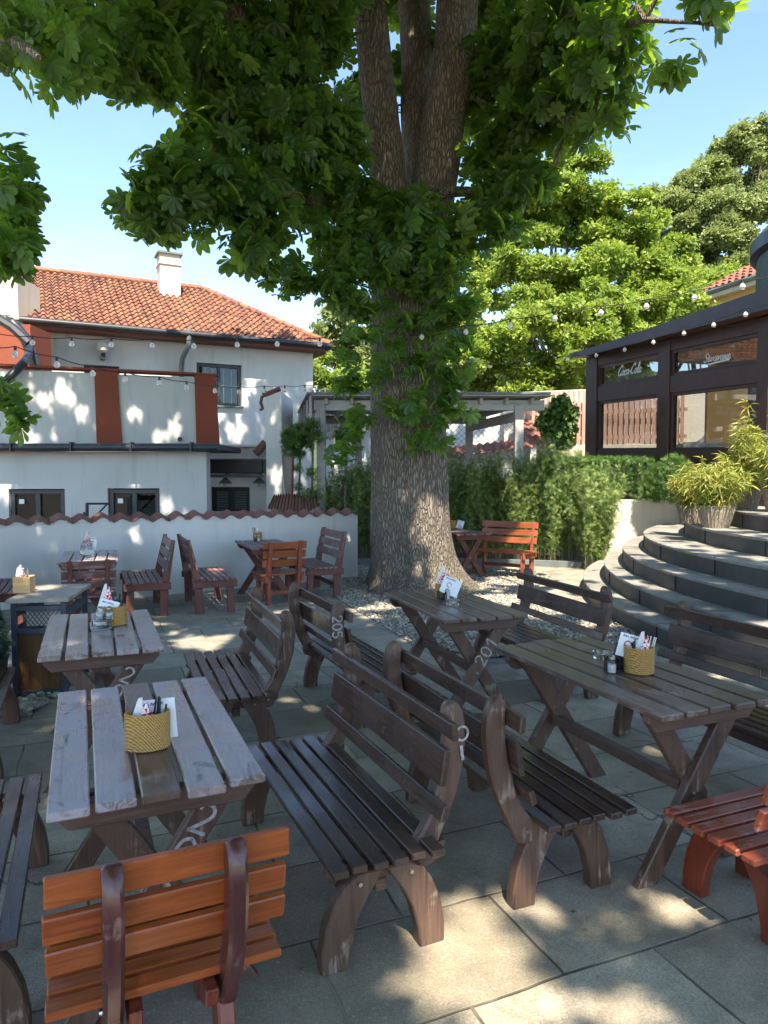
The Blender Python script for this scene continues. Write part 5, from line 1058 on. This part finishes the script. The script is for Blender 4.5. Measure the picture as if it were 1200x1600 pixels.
TL = [(640, 500, 30, 9.97), (600, 520, 26, 9.97), (670, 500, 34, 9.98), (640, 570, 24, 9.96), (700, 600, 34, 10.05), (715, 640, 22, 10.1), (690, 690, 18, 10.05), (590, 570, 24, 10.), (560, 590, 26, 10.1), (545, 650, 24, 10.1), (560, 520, 34, 10.0), (690, 520, 40, 10.05), (700, 570, 42, 10.1), (660, 560, 34, 9.95), (540, 560, 30, 10.1), (580, 600, 26, 10.), (700, 620, 30, 10.1), (650, 610, 26, 9.98), (650, 650, 30, 9.98), (655, 685, 24, 9.98), (680, 660, 24, 10.), (545, 690, 32, 10.1), (565, 655, 22, 10.1), (530, 715, 18, 10.1), (610, 640, 16, 9.98), (600, 480, 28, 9.95), (545, 610, 24, 10.1), (620, 540, 22, 9.96), (690, 470, 40, 10.1), (725, 530, 18, 10.2)]
P = px_clumps(TL, 52, .8, .5, 8) - np.array([TX, TY, 0]); leaves('trunk_shoots', P, PV_, PF_, .165, M['lfC'], big, 1.2)
for px, py, rp, Y in CL[::2]:
    m = MB(); e = atY(px, py, Y) - O; best = min((Vector(q) for path, _, _ in LB for q in path), key=lambda q: (q - e).length); limb(m, [best, best.lerp(e, .5) + Vector((0, 0, .15)), e], .03, .008, 5, .1); m.build('twig', M['bark'], big)
m = MB(); q = g(597, 524, 10.16); m.box(q, (.06, .03, .035)); m.build('number_tag', M['white'], big)
# --- second chestnut at the left edge, its low branches hang into the picture
lt_ = Vector((-4.42, 7.0, 0)); le = thing('chestnut_tree', 'second chestnut at the left edge, only its trunk side and hanging leaves in view', 'tree', lt_)
m = MB(); limb(m, [(0, 0, -.1), (.0, 0, 1.2), (-.05, .05, 3), (-.1, 0, 6), (0, -.2, 9)], .46, .22, 24); m.build('trunk', M['bark'], le, smooth=True)
g2 = lambda x, y, Y: atY(x, y, Y) - lt_
for pth_, r_1, r_2 in (([(-.1, 0, 6), g2(-80, 60, 6.4), g2(20, 60, 5.6), g2(60, 90, 5.3)], .12, .02), ([(-.05, 0, 4.0), g2(-60, 330, 6.0), g2(0, 340, 5.4)], .07, .012), ([(0, 0, 2.6), g2(-50, 620, 6.2), g2(20, 645, 5.6)], .05, .01)): m = MB(); limb(m, pth_, r_1, r_2, 8); m.build('limb', M['bark'], le, smooth=True)
CL2 = [(20, 175, 26, 5.5), (45, 165, 20, 5.5), (60, 200, 12, 5.5), (8, 200, 26, 5.5), (5, 330, 24, 5.5), (15, 290, 20, 5.5), (45, 230, 14, 5.5), (35, 270, 16, 5.5), (50, 300, 10, 5.5), (10, 260, 24, 5.5), (25, 330, 20, 5.5), (5, 400, 22, 5.5), (35, 350, 12, 5.5), (30, 160, 24, 5.5), (20, 420, 12, 5.5), (60, 40, 70, 5.6), (10, 120, 55, 5.3), (120, 20, 50, 5.9), (0, 190, 36, 5.3), (20, 250, 28, 5.3), (30, 300, 26, 5.3), (15, 350, 30, 5.3), (30, 385, 18, 5.3), (-10, 290, 40, 5.2), (10, 640, 28, 5.6), (32, 655, 18, 5.6), (-5, 610, 24, 5.6), (-10, 400, 30, 5.3), (70, 130, 36, 5.6), (130, 100, 20, 5.8), (40, 190, 14, 5.4)]
P = px_clumps(CL2, 120, .9, .8, 10); fill = ell_points((-5.5, 4.5, 9.5), (5.5, 6.5, 3.6), 4200, .3)[0]; fill = fill[~in_frame(fill, 20)]; P = sun_gaps(np.concatenate([P, fill]), .12) - np.array(lt_)
leaves('crown', P, PV_, PF_, np.where(in_frame(P + np.array(lt_), 60), .135, .24), M['lfC'], le, 1.3)
# --- third chestnut behind the viewer: the shade on the near paving is its shade
bt = thing('chestnut_tree', 'third chestnut behind the viewer whose crown shades the near tables', 'tree', (3.6, -5.5, 0))
m = MB(); limb(m, [(0, 0, -.1), (0, .1, 3), (.1, .3, 6), (-.3, 1, 9)], .45, .25, 20)
for a in range(6): limb(m, [(0, .2, 5), (1.8 * math.cos(a), 1.6 * math.sin(a), 7.2), (4.2 * math.cos(a), 4.2 * math.sin(a) + 1, 8.8)], .2, .05, 8)
m.build('trunk', M['bark'], bt, smooth=True)
P = np.concatenate([ell_points((1.6, -.9, 9.0), (6.6, 5.6, 2.0), SHADE_N, .1)[0], ell_points((3.0, -4, 10), (5, 4.5, 2.6), 1500, .2)[0]]); P = sun_gaps(P[~in_frame(P, 20)], .14)
leaves('crown', P - np.array([3.6, -5.5, 0]), PV_, PF_, .26, M['lfC'], bt, .9)
# --- background trees and slope
m = MB(); nx, ny = 30, 14; vs = []
for j in range(ny + 1):
    for i in range(nx + 1):
        x = -90 + 180 * i / nx; y = 22 + 90 * (j / ny) ** 1.4; k = max(0, (y - 24)) ; vs.append((x, y, -.2 + .16 * k * (1.3 if x > 0 else .7) * min(1, k / 12) + noise.noise(Vector((x * .08, y * .08, 0))) * min(1, k / 6)))
m.add(vs, [(j * (nx + 1) + i, j * (nx + 1) + i + 1, (j + 1) * (nx + 1) + i + 1, (j + 1) * (nx + 1) + i) for j in range(ny) for i in range(nx)]); struct(m.build('hill', M['grass'], smooth=True))
def tree(label, L_, mat, size, dens, tx, Y, zc, r=.25, tv=BV_, tf=BF_, group='trees on the slope behind', tilt=1.3, name='tree', dup_dark=None):
    p0 = Vector((tx, Y, 0)); t = thing(name, label, 'tree', p0, 0, group); m = MB(); limb(m, [(0, 0, -.5), (.2, 0, zc * .5), (0, .1, zc)], r, r * .5, 10)
    C_ = [atY(a, b, y) for a, b, c, y in L_]
    for c_ in C_: limb(m, [(0, 0, zc * .55), (Vector((0, 0, zc * .7)) + (c_ - p0)) / 2, c_ - p0], r * .35, .02, 6, .15)
    m.build('trunk', M['bark'], t, smooth=True)
    L2 = []
    for a, b, c_, y in L_:                      # break each mass into sprays with gaps between them
        for _ in range(7):
            q = random.random() ** .5; th_ = random.random() * 6.283; L2.append((a + c_ * .8 * q * math.cos(th_), b + c_ * .8 * q * math.sin(th_), c_ * random.uniform(.28, .5), y + random.uniform(-1, 1) * c_ / F * y * .9))
    P = px_clumps(L2, dens, .5, 1.0, 12); leaves('crown', P - np.array(p0), tv, tf, size, mat, t, tilt); return t
tree('bright yellow green acacia right behind the big trunk', [(870, 330, 70, 27), (930, 290, 60, 27), (960, 360, 70, 27), (880, 420, 80, 26), (950, 460, 80, 26), (820, 400, 50, 26), (1010, 420, 60, 27), (900, 260, 30, 27), (830, 340, 50, 27), (990, 330, 50, 27), (1030, 380, 50, 27), (860, 280, 36, 27), (1000, 470, 60, 27), (800, 450, 50, 26), (760, 420, 40, 27), (1060, 430, 40, 27)], M['lfA'], .30, 90, 6.6, 27.5, 9, .3)
tree('bright acacia with layered sprays low beside the pavilion roof', [(820, 490, 60, 23), (880, 530, 70, 23), (780, 550, 55, 23), (740, 500, 50, 24), (840, 570, 50, 23), (930, 510, 50, 23), (1000, 490, 60, 24), (1060, 470, 60, 24), (900, 590, 45, 24), (760, 590, 35, 24), (705, 560, 40, 24), (1000, 540, 40, 24), (740, 540, 50, 23), (800, 600, 40, 23), (860, 600, 40, 23), (960, 470, 50, 23.5), (720, 460, 40, 24)], M['lfA'], .26, 100, 5.6, 23.6, 5.5, .22)
tree('tall olive green tree at the far right with thin top branches', [(1140, 270, 70, 36), (1100, 330, 60, 36), (1180, 340, 70, 36), (1130, 400, 70, 36), (1060, 360, 50, 36), (1190, 250, 40, 36), (1160, 215, 26, 36), (1090, 280, 30, 36), (1200, 420, 60, 36), (1040, 400, 45, 36), (1030, 330, 40, 36), (1010, 380, 50, 36), (1060, 300, 30, 36), (1130, 240, 30, 36), (1150, 310, 60, 36), (1190, 300, 50, 36), (1110, 370, 60, 36), (1070, 330, 50, 36), (1180, 230, 26, 36), (1120, 450, 60, 36), (1200, 200, 20, 36)], M['lfD'], .34, 85, 18, 37, 13, .35)
tree('dark green tree low between the acacias and the pavilion', [(1080, 460, 60, 30), (1150, 470, 60, 30), (1010, 480, 60, 30), (900, 570, 80, 29), (780, 570, 70, 29), (850, 500, 60, 30), (960, 560, 60, 29)], M['lfA'], .34, 70, 11, 30.5, 7, .3)
tree('small light tree beside the ochre roof', [(1090, 475, 32, 20.5), (1070, 500, 26, 20.5), (1110, 490, 24, 20.5)], M['lfA'], .22, 120, 9.0, 20.8, 5, .1)
tree('grey green tree left of the trunk behind the house corner', [(515, 520, 40, 30), (540, 560, 45, 30), (500, 570, 40, 30), (560, 510, 40, 30), (530, 480, 26, 30), (590, 560, 40, 30)], M['lfD'], .34, 60, -2, 30.5, 7.5, .25)
tree('bright shrub tree above the picket fence left of the trunk', [(515, 590, 36, 24), (550, 600, 36, 24), (500, 575, 26, 24), (590, 600, 40, 24)], M['lfA'], .26, 90, -1.6, 24.3, 4, .15)
# --- bamboo, one clump after another along the kerb
for k, (bx, by, bh, wd) in enumerate([(-1.0, 14.2, 1.55, .5), (-.3, 14.35, 1.8, .5), (.5, 14.5, 1.8, .5), (1.35, 14.35, 1.85, .48), (2.0, 14.25, 1.75, .45), (2.55, 14.05, 1.85, .45), (3.05, 13.9, 2.0, .45), (3.55, 13.75, 2.05, .42), (3.86, 12.98, 1.62, .24)]):
    lab = ['leftmost bamboo clump at the wall end', 'bamboo clump left of the trunk', 'bamboo clump behind the trunk', 'bamboo clump just right of the trunk', 'bamboo clump behind the orange bench', 'bamboo clump right of the orange bench', 'tall bamboo clump below the round shrub', 'tall bamboo clump next to the sunlit one', 'sunlit bamboo clump against the cream wall'][k]
    t = thing('bamboo', lab, 'bamboo', (bx, by, 0), 0, 'bamboo along the kerb'); m = MB(); n = 60; tips = []
    for i in range(n):
        x, y = random.gauss(0, wd * .45), random.gauss(0, .16); hh = bh * random.choice([.8, .9, 1., 1.05, 1.15]) * random.uniform(.85, 1.08); lx, ly = random.gauss(0, .16), random.gauss(-.06, .14); m.tube([(x, y, 0), (x + lx * .4, y + ly * .3, hh * .55), (x + lx, y + ly, hh)], [.006, .004, .002], 3, cap=False)
        tips.append((x, y, lx, ly, hh))
    m.build('canes', simple('bamboo_cane', (.20, .20, .08), (.12, .13, .05), bump=0) if 'bamboo_cane' not in bpy.data.materials else bpy.data.materials['bamboo_cane'], t)
    P = []
    for i in range(6200):
        x, y, lx, ly, hh = random.choice(tips); f = .16 + .86 * random.random() ** .72; P.append((x + lx * f + random.gauss(0, .05), y + ly * f + random.gauss(0, .05), hh * f + random.gauss(0, .03)))
    leaves('foliage', np.array(P), LV_, LF_, .066, M['lfB'], t, 1.8)
# --- hedge on the terrace edge
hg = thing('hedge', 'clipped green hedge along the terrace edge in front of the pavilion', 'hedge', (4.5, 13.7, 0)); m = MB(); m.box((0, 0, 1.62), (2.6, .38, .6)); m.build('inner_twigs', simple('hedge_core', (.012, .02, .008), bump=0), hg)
P = np.random.uniform(-1, 1, (9000, 3)); ax_ = np.random.randint(0, 3, 9000); sg = np.sign(np.random.uniform(-1, 1, 9000)); P[np.arange(9000), ax_] = sg * np.random.uniform(.85, 1.06, 9000); P = P * np.array([1.42, .27, .42]) + np.array([0, 0, 1.62])
leaves('foliage', P, LV_, LF_, .07, M['lfH'], hg, 2.2)
# --- small clipped bush at the foot of the pavilion
cbu = thing('bush', 'small green bush at the pavilion foot beside the basket plants', 'bush', (5.12, 12.55, 1.24)); m = MB(); limb(m, [(0, 0, 0), (.02, 0, .3), (0, 0, .5)], .02, .01, 6); m.build('stem', M['bark'], cbu)
P = np.concatenate([ell_points((0, 0, .42), (.34, .24, .44), 2600, .7)[0], ell_points((-.25, .2, .35), (.25, .2, .36), 1200, .6)[0]]); P = P[P[:, 2] > .02]; leaves('foliage', P, LV_, LF_, .07, M['lfH'], cbu, 2.2)
# --- round shrub on a stem
rs = atY(869, 712, 14.6); sh = thing('standard_shrub', 'small round headed shrub on a thin stem behind the bamboo', 'shrub', (rs.x, 14.6, 0)); m = MB(); limb(m, [(0, 0, .2), (.02, 0, 1.9), (0, 0, 2.5)], .035, .02, 8, .02); limb(m, [(.0, 0, 2.0), (.2, 0, 2.3), (.42, 0, 2.4)], .02, .006, 5); limb(m, [(.02, 0, 1.95), (.3, 0, 2.05), (.55, 0, 2.08)], .02, .006, 5); m.build('stem', M['bark'], sh, smooth=True)
P = px_clumps([(862, 650, 20, 14.6), (882, 645, 22, 14.6), (868, 670, 24, 14.6), (850, 660, 14, 14.6), (888, 668, 16, 14.6), (875, 630, 16, 14.6), (890, 690, 9, 14.6), (878, 695, 10, 14.6)], 1100, .9, 1., 10) - np.array([rs.x, 14.6, 0]); leaves('foliage', P, PV_, PF_, .075, M['lfH'], sh, 1.5)
m = MB(); m.box((-.06, .1, 1.2), (.04, .04, 2.4)); m.build('stake', M['greyw'], sh)
# --- climbers by the pergola post
for k, (px, stem, lab, cl) in enumerate([(455, 'r', 'bushy climber on a red brown stem beside the white pier', [(452, 690, 10), (462, 683, 15), (456, 700, 12), (448, 678, 8), (470, 675, 12)]), (466, 'g', 'ivy covered stake between two climbers', [(466, 705, 9), (468, 690, 10), (466, 730, 6), (465, 760, 5), (466, 780, 5)]), (486, 'g', 'slender climber next to the grey pergola post', [(486, 670, 10), (490, 680, 9), (484, 695, 7), (488, 660, 8), (484, 740, 5), (483, 770, 6)]), (538, 'g', 'thin climber right of the grey pergola post', [(536, 678, 12), (544, 672, 10), (532, 690, 8), (538, 720, 5), (538, 750, 5)])]):
    b = atY(px, 800, 13.75); t = thing('climber', lab, 'climbing plant', (b.x, 13.75, 0), 0, 'climbers by the pergola'); m = MB(); tp = atY(px + 3, 672, 13.75); limb(m, [(0, 0, 0), (.02, 0, 1.4), (tp.x - b.x, 0, tp.z)], .04 if stem == 'r' else .03, .02, 6, .03); m.build('stem', M['terra'] if stem == 'r' else M['bark'], t, smooth=True)
    P = px_clumps([(a, b_, c_ * 1.35, 13.75) for a, b_, c_ in cl], 1300, 1., 1., 30) - np.array([b.x, 13.75, 0]); leaves('foliage', P, LV_, LF_, .085, M['lfH'], t, 1.6)
# --- yellow green plants in wicker baskets on the steps
def potted(label, p, rb, rt, h, top, n, spread, seed):
    random.seed(seed); t = thing('potted_plant', label, 'potted plant', p, 0, 'plants in wicker baskets'); m = MB(); N = int(h / .016); prof = [(.001, 0)]
    for i in range(N): f = i / N; rr0 = rb + (rt - rb) * f; prof += [(rr0, f * h), (rr0 + .007, (f + .5 / N) * h)]
    prof += [(rt + .012, h), (rt - .01, h + .005), (rt - .02, h - .04), (.001, h - .05)]; m.lathe(prof, n=28, cap=False); bk_ = m.build('wicker_basket', M['wick'], t, smooth=False)
    m = MB()
    for k in range(28): a = k / 28 * 6.283; m.tube([(rb * math.cos(a), rb * math.sin(a), 0), ((rt + .008) * math.cos(a), (rt + .008) * math.sin(a), h)], .007, 4)
    m.build('uprights', M['wick'], bk_)
    m = MB(); P = []; Rm = []
    for i in range(n):
        a = random.random() * 6.283; q = random.random() ** .6; hh = top * random.uniform(.5, 1.0) * (1.1 - .5 * q); x0, y0 = rt * .6 * q * math.cos(a), rt * .6 * q * math.sin(a); x1, y1 = spread * q * math.cos(a), spread * q * math.sin(a); pth = [Vector((x0, y0, h - .05)), Vector((x0 * .6 + x1 * .4, y0 * .6 + y1 * .4, h + hh * .6)), Vector((x1, y1, h + hh))]; m.tube(pth, [.004, .003, .002], 4, cap=False)
        for k in range(26):
            f = .1 + .9 * k / 25; c_ = pth[0].lerp(pth[1], f * 2) if f < .5 else pth[1].lerp(pth[2], f * 2 - 1); P.append(c_ + Vector((random.gauss(0, .02), random.gauss(0, .02), 0)))
    m.build('stems', simple('plant_stem', (.18, .20, .06), bump=0) if 'plant_stem' not in bpy.data.materials else bpy.data.materials['plant_stem'], t); leaves('foliage', np.array([tuple(v) for v in P]), QV_, QF_, .125, M['lfY'], t, 1.3); return t
potted('biggest yellow green plant in a grey wicker basket on the upper step', Vector((4.42, 9.45, 1.03)), .16, .23, .29, .72, 60, .42, 1)
potted('smaller basket plant behind the biggest one, at the left end of the upper step', Vector((4.48, 10.35, 1.03)), .14, .19, .27, .66, 44, .34, 2)
potted('tall light green basket plant in the middle of the landing', Vector((5.12, 10.05, 1.24)), .14, .20, .30, 1.15, 46, .38, 3)
potted('basket plant at the right picture edge on the landing', Vector((5.20, 9.35, 1.24)), .14, .20, .30, 1.05, 46, .36, 4)
random.seed(5)
# --- a little litter under the trees
lit_ = [(random.uniform(-3.5, 3.4), random.uniform(1.6, 9.5), .006) for _ in range(420)]
lo_ = scatter('leaf_litter', [(-.5, 0, 0), (0, .28, .12), (.5, 0, .02), (0, -.28, .1)], [(0, 1, 2, 3)], lit_, randrot(420, .35), np.random.uniform(.008, .035, 420), np.random.rand(420), leafmat('dry_leaf', [(0., (.10, .06, .025)), (.6, (.22, .16, .07)), (1., (.30, .27, .12))], (.2, .15, .05), .8, .1)); tagp(lo_, kind='stuff')
# --- small conifer at the left edge and its pot
cp = thing('potted_conifer', 'small blue green conifer in a dark pot at the left edge', 'potted plant', (-2.93, 5.12, 0)); m = MB(); m.lathe([(.12, 0), (.17, .38), (.185, .40), (.165, .40), (.15, .36)], n=24); m.build('pot', M['anth'], cp, smooth=True)
P = []
for i in range(2600): f = random.random() ** .8; a = random.random() * 6.283; r_ = .20 * (1 - f) ** .7 * random.uniform(.8, 1.05) * min(1, .5 + f * 3); P.append((r_ * math.cos(a), r_ * math.sin(a), .38 + f * .55))
leaves('foliage', np.array(P), LV_, LF_, .045, M['lfT'], cp, 2.4)
